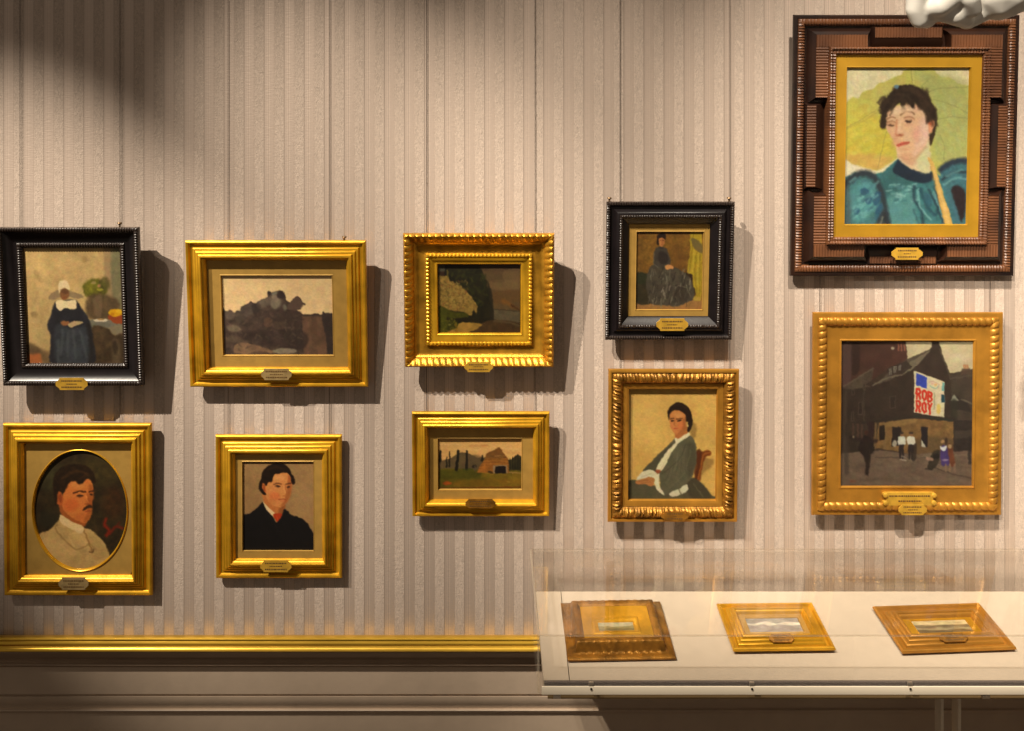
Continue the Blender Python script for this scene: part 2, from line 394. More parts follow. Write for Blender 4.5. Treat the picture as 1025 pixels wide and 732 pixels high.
def pic_oval():
    p = Pic((28, 27, 552, 703), (46, 38, 26), 2.5, 7)
    p.N(0.35, 60, 8).N(.2, 20, 9)
    p.E(120, 180, 70, 80, (64, 64, 44), 30, .6, 0, .3).E(400, 140, 110, 80, (66, 58, 34), 40, .7, 0, .3).E(470, 330, 60, 90, (62, 38, 22), 30, .6, 0, .4).E(110, 420, 60, 50, (36, 36, 30), 30, .7)
    p.L([(428, 418), (420, 450), (446, 480), (430, 510)], 16, (128, 34, 18), 6, .8).L([(450, 500), (480, 462), (520, 470)], 12, (118, 32, 18), 6, .7).L([(470, 480), (500, 440)], 9, (98, 28, 18), 6, .6)
    p.P([(50, 525), (110, 482), (160, 435), (182, 395), (240, 440), (310, 470), (345, 480), (400, 530), (430, 575), (450, 640), (430, 740), (60, 740)], (182, 156, 114), 6, 1, .12, 20)
    p.P([(60, 560), (130, 520), (200, 560), (230, 640), (200, 720), (90, 660)], (196, 170, 126), 20, .6, .1).P([(330, 500), (400, 545), (440, 620), (380, 650), (340, 580)], (160, 134, 96), 14, .6)
    p.L([(160, 450), (150, 480), (225, 560), (270, 588), (330, 560)], 7, (128, 104, 70), 4, .7).L([(305, 478), (330, 545), (352, 602)], 8, (128, 98, 62), 4, .8).L([(330, 545), (370, 590)], 6, (140, 112, 76), 4, .7).L([(220, 520), (250, 570)], 5, (210, 188, 148), 4, .6)
    p.L([(335, 600), (352, 606), (358, 590)], 8, (96, 74, 50), 3, .8)
    p.P([(176, 320), (182, 395), (225, 425), (300, 462), (322, 430), (300, 380)], (150, 84, 44), 6)
    p.P([(172, 398), (184, 396), (235, 430), (294, 455), (306, 470), (292, 498), (240, 478), (180, 440)], (210, 190, 156), 4)
    p.P([(200, 260), (225, 212), (270, 195), (320, 192), (350, 208), (359, 250), (358, 300), (352, 322), (352, 360), (346, 400), (326, 432), (300, 440), (258, 420), (215, 390), (186, 345), (190, 290)], (192, 116, 64), 5)
    p.P([(336, 226), (356, 240), (362, 300), (352, 335), (352, 380), (330, 428), (306, 430), (326, 380), (318, 330), (332, 290)], (140, 76, 38), 9, .7)
    p.E(238, 338, 40, 34, (184, 88, 48), 16, .6).E(270, 225, 40, 22, (205, 138, 84), 12, .6).E(290, 405, 30, 20, (176, 98, 56), 12, .6)
    p.E(170, 302, 23, 40, (168, 90, 48), 5, 1, -8).E(176, 300, 10, 24, (118, 56, 30), 5, .7)
    p.P([(150, 345), (138, 260), (140, 190), (168, 138), (222, 114), (292, 112), (345, 138), (370, 185), (370, 216), (350, 212), (332, 188), (304, 216), (276, 222), (256, 204), (224, 218), (208, 252), (192, 272), (166, 262), (160, 310)], (36, 25, 16), 6, 1, .3, 6)
    p.L([(230, 160), (280, 150), (330, 170)], 14, (74, 50, 30), 7, .6).L([(190, 190), (220, 170)], 12, (66, 46, 30), 6, .6).L([(290, 190), (330, 160)], 8, (60, 40, 24), 5, .6)
    p.L([(250, 272), (280, 262), (316, 266)], 9, (52, 28, 16), 3, .9).L([(338, 266), (358, 260)], 8, (48, 26, 16), 3, .9)
    p.E(286, 288, 20, 8, (62, 38, 24), 4).E(348, 282, 9, 6, (50, 30, 20), 3).E(283, 296, 20, 4, (150, 86, 50), 4, .7)
    p.L([(326, 276), (334, 310), (350, 330)], 6, (146, 78, 40), 4, .7).L([(312, 334), (346, 338)], 6, (120, 60, 32), 4, .7).L([(320, 290), (328, 322)], 8, (214, 142, 88), 4, .6)
    p.P([(300, 372), (312, 350), (332, 340), (352, 344), (352, 358), (330, 360)], (58, 36, 20), 4)
    p.L([(316, 376), (344, 372)], 6, (132, 60, 40), 3, .9).E(328, 392, 16, 5, (176, 100, 60), 4, .6)
    return p

def pic_rocks():
    p = Pic((38, 70, 942, 684), (205, 170, 114), 3.8, 11)
    p.V((200, 166, 112), (218, 182, 126)).N(0.04, 60, 12)
    m = [(20, 345), (70, 345), (100, 334), (132, 360), (160, 340), (185, 348), (188, 318), (240, 290), (275, 268), (300, 285), (360, 260), (408, 232), (410, 200), (425, 186), (442, 204), (470, 196), (500, 184), (530, 186), (552, 212), (562, 250), (590, 274), (640, 234), (672, 240), (692, 268), (722, 286), (716, 300), (686, 298), (682, 330), (650, 338), (692, 364), (740, 368), (800, 364), (850, 376), (854, 350), (872, 350), (888, 370), (960, 384), (960, 700), (20, 700)]
    p.P(m, (62, 48, 38), 4, 1, .3, 10, True, 4)
    p.E(475, 262, 46, 70, (118, 104, 80), 14, .8, 10, .2).P([(310, 290), (400, 240), (440, 230), (430, 290), (350, 330)], (96, 82, 64), 10, .8, .3)
    p.E(520, 220, 34, 32, (46, 34, 30), 8, .9).E(425, 205, 14, 16, (46, 36, 32), 5, .9).E(548, 320, 16, 26, (104, 92, 72), 8, .8).L([(450, 215), (480, 206)], 8, (110, 108, 88), 4, .8)
    p.P([(570, 330), (600, 270), (650, 240), (700, 275), (680, 325)], (82, 62, 48), 8, .8)
    p.P([(188, 320), (280, 280), (300, 340), (220, 400), (190, 380)], (78, 66, 54), 10, .7, .3).E(95, 375, 42, 34, (88, 74, 60), 10, .8).E(168, 390, 30, 50, (70, 58, 46), 10, .7).E(310, 320, 40, 40, (44, 36, 30), 14, .7)
    p.P([(380, 345), (650, 345), (690, 380), (690, 470), (400, 480)], (56, 42, 34), 10, .8, .25).P([(380, 400), (435, 400), (435, 460), (380, 465)], (86, 62, 44), 6, .7).P([(450, 430), (560, 430), (560, 480), (450, 480)], (72, 56, 42), 8, .6)
    p.P([(690, 382), (850, 384), (890, 600), (895, 690), (695, 690)], (92, 66, 46), 5, .9, .2, 12, False).E(790, 480, 40, 60, (78, 54, 38), 20, .6)
    p.P([(850, 380), (960, 390), (960, 700), (900, 700), (885, 560)], (48, 38, 32), 6, .9, .2)
    p.E(125, 478, 60, 28, (112, 94, 70), 10, .8, 10, .2).P([(60, 540), (260, 545), (300, 570), (180, 590), (60, 580)], (84, 68, 50), 12, .6).P([(190, 500), (690, 500), (690, 640), (420, 620), (190, 560)], (50, 38, 31), 14, .8, .3)
    p.P([(130, 612), (190, 590), (260, 600), (420, 642), (440, 668), (150, 676)], (112, 84, 58), 7, .95, .2).E(540, 655, 100, 22, (116, 104, 80), 8, .9, 0, .2).E(330, 672, 80, 14, (70, 52, 38), 8, .8)
    p.dabs((60, 360, 680, 640), 120, 26, [(44, 34, 28), (80, 64, 50), (96, 78, 58), (56, 46, 36)], .35, 4)
    return p

def pic_man():
    p = Pic((30, 24, 562, 705), (152, 124, 88), 3.2, 15)
    p.N(0.08, 60, 16).N(.05, 14, 17)
    p.E(470, 330, 90, 150, (166, 138, 100), 60, .5).E(100, 300, 60, 140, (140, 112, 80), 50, .5)
    p.P([(186, 270), (188, 340), (250, 415), (322, 420), (346, 365), (300, 340)], (186, 118, 68), 6)
    p.P([(300, 380), (345, 350), (340, 420), (300, 420)], (130, 74, 40), 10, .7)
    p.P([(205, 205), (222, 178), (256, 130), (330, 108), (386, 124), (398, 190), (394, 250), (380, 305), (350, 352), (312, 378), (262, 365), (222, 330), (196, 275)], (206, 142, 86), 5)
    p.P([(372, 130), (398, 170), (396, 250), (378, 310), (346, 356), (318, 374), (336, 330), (350, 290), (362, 240)], (150, 86, 48), 10, .75)
    p.E(268, 292, 42, 30, (212, 108, 66), 16, .6).E(300, 150, 44, 24, (220, 164, 108), 14, .6).E(250, 330, 30, 26, (196, 120, 70), 14, .5)
    p.E(184, 228, 20, 42, (190, 108, 58), 5, 1, -6).E(190, 228, 9, 26, (140, 70, 38), 5, .7)
    p.P([(148, 232), (150, 205), (164, 160), (176, 108), (214, 64), (270, 38), (332, 42), (378, 78), (404, 128), (424, 178), (414, 202), (396, 190), (384, 132), (350, 110), (292, 120), (262, 130), (250, 182), (224, 186), (206, 212), (182, 186), (174, 232), (204, 272), (186, 280), (158, 252)], (28, 18, 12), 5, 1, .3, 8)
    p.L([(220, 90), (280, 68), (340, 84)], 10, (58, 38, 24), 7, .5)
    p.L([(262, 204), (288, 192), (318, 196)], 8, (70, 38, 20), 4, .85).L([(354, 200), (390, 192)], 8, (60, 32, 18), 4, .85)
    p.E(291, 216, 20, 9, (84, 54, 36), 4).E(372, 222, 14, 7, (70, 42, 26), 4).E(292, 214, 8, 6, (36, 24, 20), 3)
    p.L([(346, 206), (358, 262), (350, 286), (332, 288)], 6, (156, 90, 50), 4, .8).L([(338, 215), (346, 265)], 9, (226, 168, 112), 5, .6)
    p.L([(300, 318), (324, 312), (348, 316)], 7, (150, 66, 44), 3, .9).E(326, 328, 18, 5, (206, 112, 74), 4, .7).E(322, 362, 20, 8, (182, 112, 66), 5, .6)
    p.P([(176, 335), (190, 342), (230, 385), (270, 424), (252, 446), (205, 395), (178, 360)], (228, 208, 168), 4)
    p.P([(256, 430), (284, 424), (322, 424), (320, 452), (292, 488), (272, 470)], (172, 58, 26), 4).L([(284, 440), (292, 474)], 8, (206, 84, 40), 4, .6)
    p.P([(10, 460), (80, 422), (140, 378), (176, 335), (205, 392), (252, 444), (282, 492), (318, 446), (342, 388), (392, 432), (462, 456), (512, 492), (546, 552), (566, 606), (580, 720), (10, 720)], (18, 17, 20), 5, 1, .15)
    p.L([(200, 400), (250, 470), (290, 560)], 5, (34, 32, 34), 4, .6).L([(345, 400), (310, 470)], 5, (34, 32, 34), 4, .5)
    return p

def pic_lane():
    p = Pic((60, 50, 860, 700), (36, 32, 18), 4.4, 21)
    p.N(.3, 60, 22)
    p.P([(490, 40), (880, 40), (880, 510), (600, 480), (575, 350), (550, 250)], (98, 74, 50), 9, 1, .15, 20)
    p.P([(560, 215), (880, 205), (880, 290), (580, 290)], (124, 96, 66), 14, .7, .1).P([(500, 40), (880, 40), (880, 110), (530, 120)], (74, 52, 40), 14, .8).P([(590, 320), (880, 300), (880, 400), (600, 430)], (104, 72, 42), 14, .7)
    p.P([(535, 100), (705, 100), (705, 215), (550, 215)], (98, 74, 52), 6, .6).P([(705, 110), (880, 105), (880, 215), (705, 215)], (124, 96, 68), 5, .5)
    p.L([(690, 400), (760, 440), (860, 480)], (44, 14), (150, 90, 34), 14, .5).L([(770, 440), (860, 485)], 18, (70, 42, 20), 7, .8)
    p.P([(592, 482), (700, 490), (880, 515), (880, 610), (600, 575)], (96, 82, 66), 6, .95, .15).L([(590, 475), (860, 500)], 8, (60, 48, 38), 4, .8)
    p.P([(540, 220), (575, 300), (592, 420), (595, 580), (560, 570), (560, 400)], (40, 34, 24), 8, .9)
    p.P([(60, 50), (140, 50), (120, 130), (60, 120)], (84, 80, 70), 12, .8, .2).P([(70, 130), (140, 130), (135, 175), (70, 170)], (60, 34, 24), 8, .8).L([(135, 60), (140, 170)], 22, (20, 18, 16), 8, .9)
    p.dabs((170, 90, 520, 440), 150, 34, [(52, 54, 24), (66, 66, 28), (34, 34, 18), (44, 48, 22), (28, 28, 18)], .55, 6)
    p.P([(62, 175), (110, 165), (155, 172), (165, 205), (220, 225), (285, 262), (340, 320), (395, 380), (432, 450), (430, 522), (404, 488), (372, 540), (300, 505), (180, 490), (60, 460)], (148, 116, 60), 6, 1, .3, 4, True, 8)
    p.dabs((80, 200, 340, 470), 170, 18, [(176, 142, 80), (120, 88, 42), (186, 150, 92), (134, 78, 44), (100, 84, 36)], .55, 8)
    p.L([(150, 115), (155, 180)], 14, (120, 100, 44), 5, .8)
    p.P([(55, 450), (180, 496), (330, 515), (345, 555), (220, 570), (250, 610), (230, 705), (55, 705)], (68, 66, 15), 8, 1, .25, 8)
    p.P([(60, 470), (140, 500), (130, 690), (60, 690)], (84, 82, 24), 12, .6, .3)
    p.L([(150, 570), (300, 580), (480, 595)], 22, (36, 28, 14), 7, .85)
    p.P([(345, 705), (470, 622), (600, 580), (880, 615), (880, 705)], (72, 50, 30), 8, 1, .2, 14).L([(600, 590), (760, 610), (860, 640)], 18, (100, 82, 62), 8, .7)
    p.P([(140, 705), (240, 650), (262, 610), (330, 605), (486, 626), (340, 700)], (168, 126, 60), 5, 1, .15).L([(230, 610), (235, 690)], 16, (150, 96, 24), 6, .6).E(165, 625, 14, 9, (160, 150, 100), 4, .7)
    p.dabs((70, 560, 240, 690), 60, 16, [(116, 112, 40), (70, 72, 16), (140, 120, 40)], .5, 9)
    return p

def pic_barn():
    p = Pic((72, 45, 975, 590), (216, 168, 104), 5.0, 31)
    p.N(.06, 50, 32, (1, 1, 1), .3, 1.5)
    for y, x0, x1, c in ((130, 420, 620, (198, 138, 82)), (165, 300, 520, (226, 184, 124)), (120, 530, 600, (176, 116, 72)), (200, 800, 960, (202, 148, 92)), (110, 90, 350, (226, 184, 124)), (160, 760, 960, (228, 186, 122))):
        p.L([(x0, y), (x1, y+6)], 12, c, 7, .7)
    p.P([(60, 320), (130, 285), (190, 266), (250, 232), (300, 204), (350, 200), (405, 216), (480, 248), (560, 252), (620, 236), (640, 410), (60, 410)], (98, 80, 54), 5, 1, .15)
    p.P([(400, 230), (560, 252), (560, 340), (440, 350)], (84, 70, 50), 14, .6)
    p.P([(40, 392), (500, 384), (1000, 392), (1000, 620), (40, 620)], (94, 82, 22), 5, 1, .2, 12)
    p.P([(60, 395), (500, 400), (480, 470), (60, 480)], (74, 72, 20), 18, .7, .2).P([(540, 425), (1000, 415), (1000, 520), (700, 520)], (126, 98, 28), 20, .7, .2).P([(300, 500), (1000, 490), (1000, 575), (300, 570)], (132, 92, 26), 18, .5, .2)
    p.L([(80, 582), (980, 570)], 14, (98, 48, 14), 5, .8).E(165, 530, 48, 20, (166, 72, 22), 10, .8, 0, .2).L([(140, 540), (210, 525)], 6, (190, 90, 30), 4, .7).L([(810, 512), (830, 520)], 6, (190, 150, 70), 4, .7)
    for x, y0, y1, wd in ((96, 185, 285, 42), (163, 250, 355, 20), (194, 190, 350, 20), (284, 175, 290, 22), (268, 290, 385, 28), (378, 180, 375, 34), (545, 235, 285, 24)):
        p.L([(x, y0), (x-2, (y0+y1)/2), (x-4, y1)], (wd*.5, wd), (30, 27, 20), 4, .95)
    p.L([(290, 185), (272, 380)], 26, (28, 25, 18), 4, .9)
    p.E(460, 350, 26, 18, (40, 32, 22), 6, .9).L([(470, 350), (468, 395)], 14, (88, 76, 66), 5, .8).L([(340, 385), (440, 380)], 18, (60, 66, 22), 7, .8)
    p.P([(820, 275), (860, 270), (910, 230), (935, 215), (1000, 262), (1000, 390), (820, 390)], (50, 45, 28), 6, 1, .3, 10, False)
    for x in (840, 875, 905, 935, 962):
        p.L([(x, 220+abs(x-930)*.5), (x, 370)], (6, 22), (32, 30, 20), 5, .8)
    p.L([(820, 412), (975, 418)], 10, (170, 130, 84), 4, .8)
    p.P([(488, 405), (515, 350), (560, 280), (590, 212), (645, 184), (690, 164), (726, 140), (762, 188), (822, 268), (824, 418), (500, 416)], (142, 90, 38), 4, 1, .2, 6, False)
    p.P([(590, 212), (726, 142), (820, 268), (700, 262), (580, 268)], (108, 70, 36), 8, .8, .2, 10, False)
    for k in range(9):
        y = 262+k*16
        p.L([(570-k*9, y), (700, y-6), (820, y+4)], 5, (102, 62, 26) if k % 2 else (172, 110, 50), 3, .6)
    p.L([(675, 238), (800, 236)], 6, (176, 130, 78), 3, .8).P([(490, 400), (560, 330), (650, 340), (650, 415), (500, 415)], (158, 96, 38), 10, .7, .25)
    p.P([(656, 338), (806, 334), (812, 420), (660, 422)], (146, 116, 84), 3, 1, 0, 1, False)
    p.P([(682, 350), (792, 348), (796, 422), (680, 424)], (26, 19, 18), 3, 1, 0, 1, False)
    p.E(630, 412, 26, 14, (62, 44, 20), 6, .9).L([(540, 415), (660, 430)], 8, (150, 112, 40), 4, .7)
    return p

def pic_seated():
    p = Pic((80, 95, 565, 655), (126, 90, 36), 3.4, 41)
    p.N(.2, 40, 42).N(.14, 12, 43)
    p.E(380, 300, 60, 120, (106, 72, 32), 40, .5).L([(120, 140), (180, 152)], 5, (100, 68, 26), 3, .6)
    p.P([(70, 598), (580, 590), (580, 670), (70, 670)], (156, 114, 66), 6, 1, .1)
    for x in (120, 200, 480, 540): p.L([(x, 610), (x-14, 655)], 4, (120, 84, 46), 3, .6)
    p.P([(75, 402), (150, 395), (210, 410), (210, 600), (75, 600)], (52, 46, 30), 7, 1, .2).P([(80, 400), (160, 398), (165, 470), (80, 460)], (44, 52, 32), 10, .6)
    p.P([(395, 400), (440, 388), (490, 395), (505, 460), (505, 560), (400, 560)], (56, 40, 24), 7, 1, .2)
    p.P([(474, 90), (548, 90), (562, 250), (562, 480), (556, 586), (500, 580), (522, 545), (496, 470), (492, 400), (452, 384), (470, 250)], (176, 152, 44), 4, 1, .12)
    for a in (([(490, 110), (482, 250), (470, 370)]), ([(520, 240), (510, 400), (530, 560)]), ([(545, 260), (548, 420), (545, 560)])):
        p.L(a, 7, (132, 112, 30), 4, .7)
    p.L([(500, 230), (492, 380)], 8, (206, 184, 70), 4, .7).L([(534, 250), (528, 470)], 6, (206, 184, 76), 4, .7)
    p.P([(478, 140), (550, 175), (562, 248), (500, 218)], (112, 98, 60), 6, .9).P([(500, 560), (556, 570), (548, 590), (510, 588)], (180, 150, 70), 4, .8)
    skirt = [(215, 330), (180, 350), (158, 420), (156, 500), (180, 600), (215, 622), (290, 625), (380, 632), (450, 608), (500, 580), (506, 520), (480, 440), (420, 380), (340, 345), (290, 335)]
    p.P(skirt, (74, 68, 58), 5, 1, .2, 8)
    p.P([(222, 214), (262, 205), (300, 220), (320, 270), (328, 325), (310, 345), (230, 345), (208, 330), (206, 270)], (66, 60, 54), 5, 1, .2)
    p.P([(240, 250), (280, 240), (310, 270), (300, 320), (250, 320)], (46, 38, 36), 8, .8)
    r = random.Random(4)
    for i in range(80):
        x = r.uniform(180, 480); y = r.uniform(350, 590)
        p.L([(x, y), (x+r.uniform(-16, 8), y+r.uniform(24, 60))], r.uniform(3, 6), r.choice([(128, 124, 110), (104, 98, 86), (42, 36, 32), (50, 44, 38), (164, 158, 140)]), 2.6, .8)
    p.L([(365, 480), (400, 500), (360, 560), (385, 600)], 10, (46, 38, 32), 5, .7).E(420, 540, 50, 60, (58, 50, 42), 14, .6).L([(210, 250), (205, 320), (240, 350)], 6, (120, 114, 100), 4, .6).L([(290, 400), (310, 470), (280, 600)], 8, (120, 116, 104), 4, .6)
    p.L([(365, 500), (400, 485), (450, 500), (480, 560)], 5, (140, 134, 116), 3, .6)
    p.P([(226, 150), (232, 118), (262, 104), (290, 116), (292, 150), (270, 145), (246, 150), (238, 195), (228, 180)], (42, 28, 20), 4)
    p.P([(240, 150), (262, 140), (284, 152), (282, 185), (264, 205), (246, 192)], (196, 134, 78), 4).E(272, 172, 12, 26, (150, 94, 52), 6, .5)
    p.L([(250, 160), (258, 158)], 5, (80, 48, 28), 2, .8).L([(270, 160), (278, 159)], 5, (80, 48, 28), 2, .8).L([(258, 190), (270, 190)], 4, (150, 74, 50), 2, .7).E(262, 210, 16, 8, (54, 46, 44), 4, .8)
    p.P([(290, 345), (320, 332), (350, 345), (345, 362), (305, 365)], (206, 148, 92), 4)
    return p

def pic_armchair():
    p = Pic((36, 38, 583, 715), (212, 168, 94), 3.0, 51)
    p.N(.07, 90, 52).N(.05, 18, 53)
    p.E(110, 520, 90, 120, (196, 150, 80), 50, .5).E(140, 240, 90, 110, (222, 180, 106), 60, .5).L([(52, 110), (52, 600)], 22, (224, 184, 118), 8, .5)
    p.P([(420, 250), (455, 270), (450, 330), (425, 350)], (128, 98, 56), 10, .7).P([(480, 470), (560, 475), (550, 520), (500, 560), (480, 600)], (140, 106, 60), 10, .8)
    p.P([(450, 430), (500, 425), (525, 415), (546, 425), (545, 448), (520, 455), (500, 500), (480, 600), (445, 600), (460, 520)], (118, 60, 22), 5).L([(540, 432), (500, 450), (472, 590)], 9, (158, 92, 40), 4, .8).P([(455, 430), (490, 430), (465, 590), (445, 590)], (78, 38, 18), 5, .8)
    p.P([(30, 610), (120, 605), (240, 640), (420, 590), (480, 610), (540, 680), (570, 730), (30, 730)], (84, 78, 60), 5, 1, .12, 14)
    p.P([(400, 600), (470, 600), (560, 715), (430, 715)], (62, 56, 44), 10, .7).L([(440, 620), (500, 700)], 6, (110, 104, 84), 4, .6)
    p.P([(325, 345), (395, 320), (440, 350), (458, 420), (450, 520), (420, 600), (330, 660), (270, 690), (240, 660), (220, 560), (130, 545), (190, 480), (270, 400)], (92, 87, 70), 6, 1, .1, 14)
    p.P([(130, 545), (180, 485), (290, 385), (310, 400), (240, 490), (210, 545)], (76, 70, 56), 6, .9)
    p.P([(400, 380), (440, 380), (455, 450), (440, 540), (410, 590), (400, 500)], (72, 66, 52), 14, .7).L([(390, 380), (360, 460), (300, 520), (250, 560)], 5, (64, 58, 46), 4, .7).L([(340, 440), (330, 520), (270, 620)], 6, (112, 108, 88), 5, .6).L([(420, 420), (380, 560), (290, 650)], 5, (112, 106, 86), 4, .5)
    for k in range(5): p.L([(300+k*22, 520-k*20), (270+k*30, 600-k*14)], 4, (66, 60, 48), 3, .5)
    p.P([(320, 380), (345, 370), (300, 440), (270, 500), (240, 545), (212, 535), (230, 490), (280, 420)], (222, 208, 176), 4).L([(300, 420), (240, 530)], 5, (180, 164, 130), 4, .5)
    p.P([(88, 600), (110, 560), (150, 540), (190, 540), (212, 560), (200, 585), (130, 590)], (212, 202, 178), 4).L([(120, 580), (180, 560)], 5, (160, 150, 128), 4, .6)
    p.P([(196, 600), (212, 565), (230, 560), (228, 600), (235, 640), (262, 690), (220, 665)], (220, 208, 180), 4)
    p.P([(80, 608), (130, 590), (180, 580), (200, 600), (185, 635), (140, 625), (100, 625)], (178, 116, 70), 4).L([(100, 606), (160, 600)], 4, (120, 68, 40), 3, .7).L([(120, 618), (175, 614)], 4, (130, 76, 44), 3, .7).E(222, 545, 16, 12, (150, 72, 46), 5, .9)
    p.P([(290, 690), (310, 670), (360, 650), (370, 640), (400, 625), (406, 650), (390, 675), (320, 702)], (206, 198, 176), 4).L([(350, 650), (368, 690)], 8, (96, 88, 72), 4, .8)
    p.P([(330, 300), (395, 270), (400, 315), (345, 360), (325, 340)], (172, 104, 58), 5)
    p.P([(330, 340), (348, 345), (405, 310), (412, 326), (360, 362), (335, 378), (322, 360)], (226, 212, 178), 4)
    p.P([(290, 195), (310, 178), (350, 168), (385, 190), (392, 240), (380, 280), (350, 312), (325, 318), (302, 290), (288, 240)], (196, 124, 72), 4)
    p.E(365, 265, 24, 26, (206, 104, 62), 12, .6).E(302, 262, 12, 20, (200, 120, 76), 8, .5).P([(370, 230), (394, 220), (390, 280), (360, 310), (345, 312), (370, 275)], (146, 82, 44), 8, .6)
    p.P([(282, 232), (276, 190), (290, 152), (330, 128), (375, 132), (410, 165), (428, 210), (430, 262), (412, 304), (398, 300), (404, 250), (392, 240), (384, 200), (350, 178), (310, 178), (292, 200)], (34, 21, 15), 5, 1, .2)
    p.L([(310, 150), (350, 140), (390, 165)], 7, (66, 42, 30), 5, .5)
    p.L([(294, 226), (316, 222)], 6, (54, 30, 18), 3, .9).L([(332, 226), (368, 222)], 6, (54, 30, 18), 3, .9).E(307, 237, 10, 5, (44, 28, 20), 3).E(350, 237, 14, 6, (44, 28, 20), 3)
    p.L([(322, 232), (318, 262), (326, 270)], 5, (156, 88, 48), 3, .8).L([(318, 285), (340, 286)], 6, (160, 66, 48), 3, .9).E(402, 268, 4, 8, (220, 190, 130), 2, .9).E(340, 205, 26, 12, (212, 146, 90), 8, .6)
    return p

def pic_parasol():
    p = Pic((70, 36, 563, 660), (226, 206, 152), 2.1, 61)
    p.N(.07, 22, 62).N(.03, 60, 63)
    p.dabs((70, 36, 300, 160), 60, 14, [(212, 190, 140), (236, 218, 172), (204, 190, 150), (228, 196, 146)], .5, 3, 60)
    p.dabs((430, 36, 563, 110), 30, 14, [(214, 196, 140), (236, 218, 168), (226, 204, 140)], .5, 4)
    par = [(50, 185), (72, 172), (96, 150), (118, 158), (140, 128), (178, 120), (196, 98), (236, 88), (262, 72), (290, 62), (300, 48), (340, 24), (410, 24), (430, 56), (455, 76), (480, 70), (510, 92), (545, 104), (600, 112), (600, 470), (420, 470), (300, 380), (240, 420), (200, 444), (150, 430), (110, 420), (50, 405)]
    p.P(par, (196, 180, 84), 4, 1, .08, 18, False)
    p.P([(330, 40), (430, 60), (563, 120), (563, 400), (430, 400), (420, 200)], (174, 172, 100), 30, .8, .08).P([(60, 230), (200, 230), (260, 330), (250, 400), (60, 400)], (212, 186, 66), 26, .85, .1).P([(60, 180), (110, 160), (120, 230), (60, 260)], (206, 190, 76), 16, .7)
    p.P([(70, 380), (140, 375), (260, 390), (230, 425), (195, 440), (120, 425), (70, 410)], (216, 166, 84), 12, .8, .1).P([(180, 130), (300, 80), (290, 130), (220, 200)], (196, 172, 96), 22, .6)
    p.dabs((75, 190, 240, 390), 80, 26, [(222, 200, 84), (200, 172, 60), (190, 178, 80), (224, 190, 70)], .4, 7, -20).dabs((430, 120, 560, 380), 70, 24, [(184, 182, 112), (164, 166, 92), (190, 176, 92), (170, 176, 110)], .4, 8, 70)
    rib = (118, 110, 66)
    for a in ([(74, 272), (140, 236), (216, 184)], [(328, 36), (336, 100)], [(402, 132), (450, 116), (560, 112)], [(420, 160), (490, 180), (563, 216)], [(440, 240), (500, 230), (563, 238)], [(402, 80), (370, 110)], [(235, 290), (215, 370), (202, 436)], [(450, 300), (470, 350), (468, 400)]):
        p.L(a, 2.5, rib, 1.8, .5)
    p.L([(336, 36), (340, 100)], 3, (214, 190, 120), 2, .6).L([(76, 276), (150, 240), (220, 192)], 6, (150, 138, 70), 5, .4)
    p.P([(60, 402), (110, 424), (160, 440), (200, 446), (250, 425), (275, 408), (262, 440), (200, 472), (170, 460), (60, 490)], (234, 214, 170), 5, .95, .06)
    # dress
    p.P([(185, 480), (230, 445), (286, 398), (330, 430), (424, 448), (468, 480), (500, 560), (515, 680), (235, 680)], (64, 112, 108), 5, 1, .15, 8)
    p.P([(240, 560), (330, 520), (360, 600), (355, 670), (245, 670)], (98, 146, 136), 14, .7, .1).P([(215, 470), (280, 430), (340, 480), (300, 530), (230, 540)], (58, 94, 90), 14, .7, .15)
    p.dabs((240, 500, 350, 570), 50, 16, [(124, 172, 160), (84, 132, 126), (60, 100, 100), (140, 184, 170)], .6, 11, 0)
    p.P([(284, 400), (296, 408), (330, 432), (380, 446), (420, 450), (428, 474), (402, 494), (350, 490), (296, 470), (262, 444)], (34, 42, 52), 6, .97, .15)
    p.L([(350, 510), (352, 560), (380, 600), (390, 660)], 12, (40, 60, 68), 5, .8).L([(376, 520), (400, 580), (440, 620), (450, 560), (430, 510)], (14, 8), (38, 66, 76), 5, .7).L([(366, 520), (378, 590), (420, 640)], 7, (128, 176, 164), 4, .8).L([(410, 520), (440, 580), (470, 650)], 8, (40, 52, 60), 4, .8).L([(430, 530), (462, 610), (480, 655)], 6, (130, 172, 158), 4, .7).L([(350, 600), (372, 660)], 6, (50, 80, 84), 4, .7).E(408, 560, 14, 32, (50, 84, 96), 8, .7, -20)
    p.P([(58, 490), (80, 468), (120, 450), (168, 448), (200, 478), (222, 540), (244, 610), (250, 680), (58, 680)], (70, 112, 108), 5, 1, .2, 8)
    p.L([(70, 500), (120, 462), (170, 458), (206, 500), (232, 580), (248, 660)], (30, 22), (48, 50, 54), 7, .85).L([(74, 520), (90, 580), (80, 650)], 26, (86, 88, 86), 10, .6)
    p.P([(100, 520), (150, 490), (190, 520), (200, 590), (150, 640), (105, 640)], (96, 156, 148), 16, .7, .15)
    for x, y, rx, ry in ((150, 528, 18, 16), (120, 610, 13, 14), (168, 562, 14, 18), (200, 556, 16, 30), (210, 610, 14, 36)):
        p.E(x, y, rx, ry, (48, 84, 104), 5, .85, 15)
    p.dabs((90, 480, 190, 650), 36, 20, [(128, 184, 170), (74, 118, 120), (60, 92, 100)], .5, 12, -40)
    p.P([(205, 640), (230, 600), (248, 660), (235, 680), (200, 680)], (54, 54, 54), 7, .8, .3).L([(216, 660), (226, 630)], 5, (170, 160, 130), 4, .6)
    p.P([(452, 440), (480, 416), (520, 400), (556, 400), (580, 420), (580, 680), (515, 680), (490, 600), (470, 520)], (66, 106, 108), 5, 1, .18, 8)
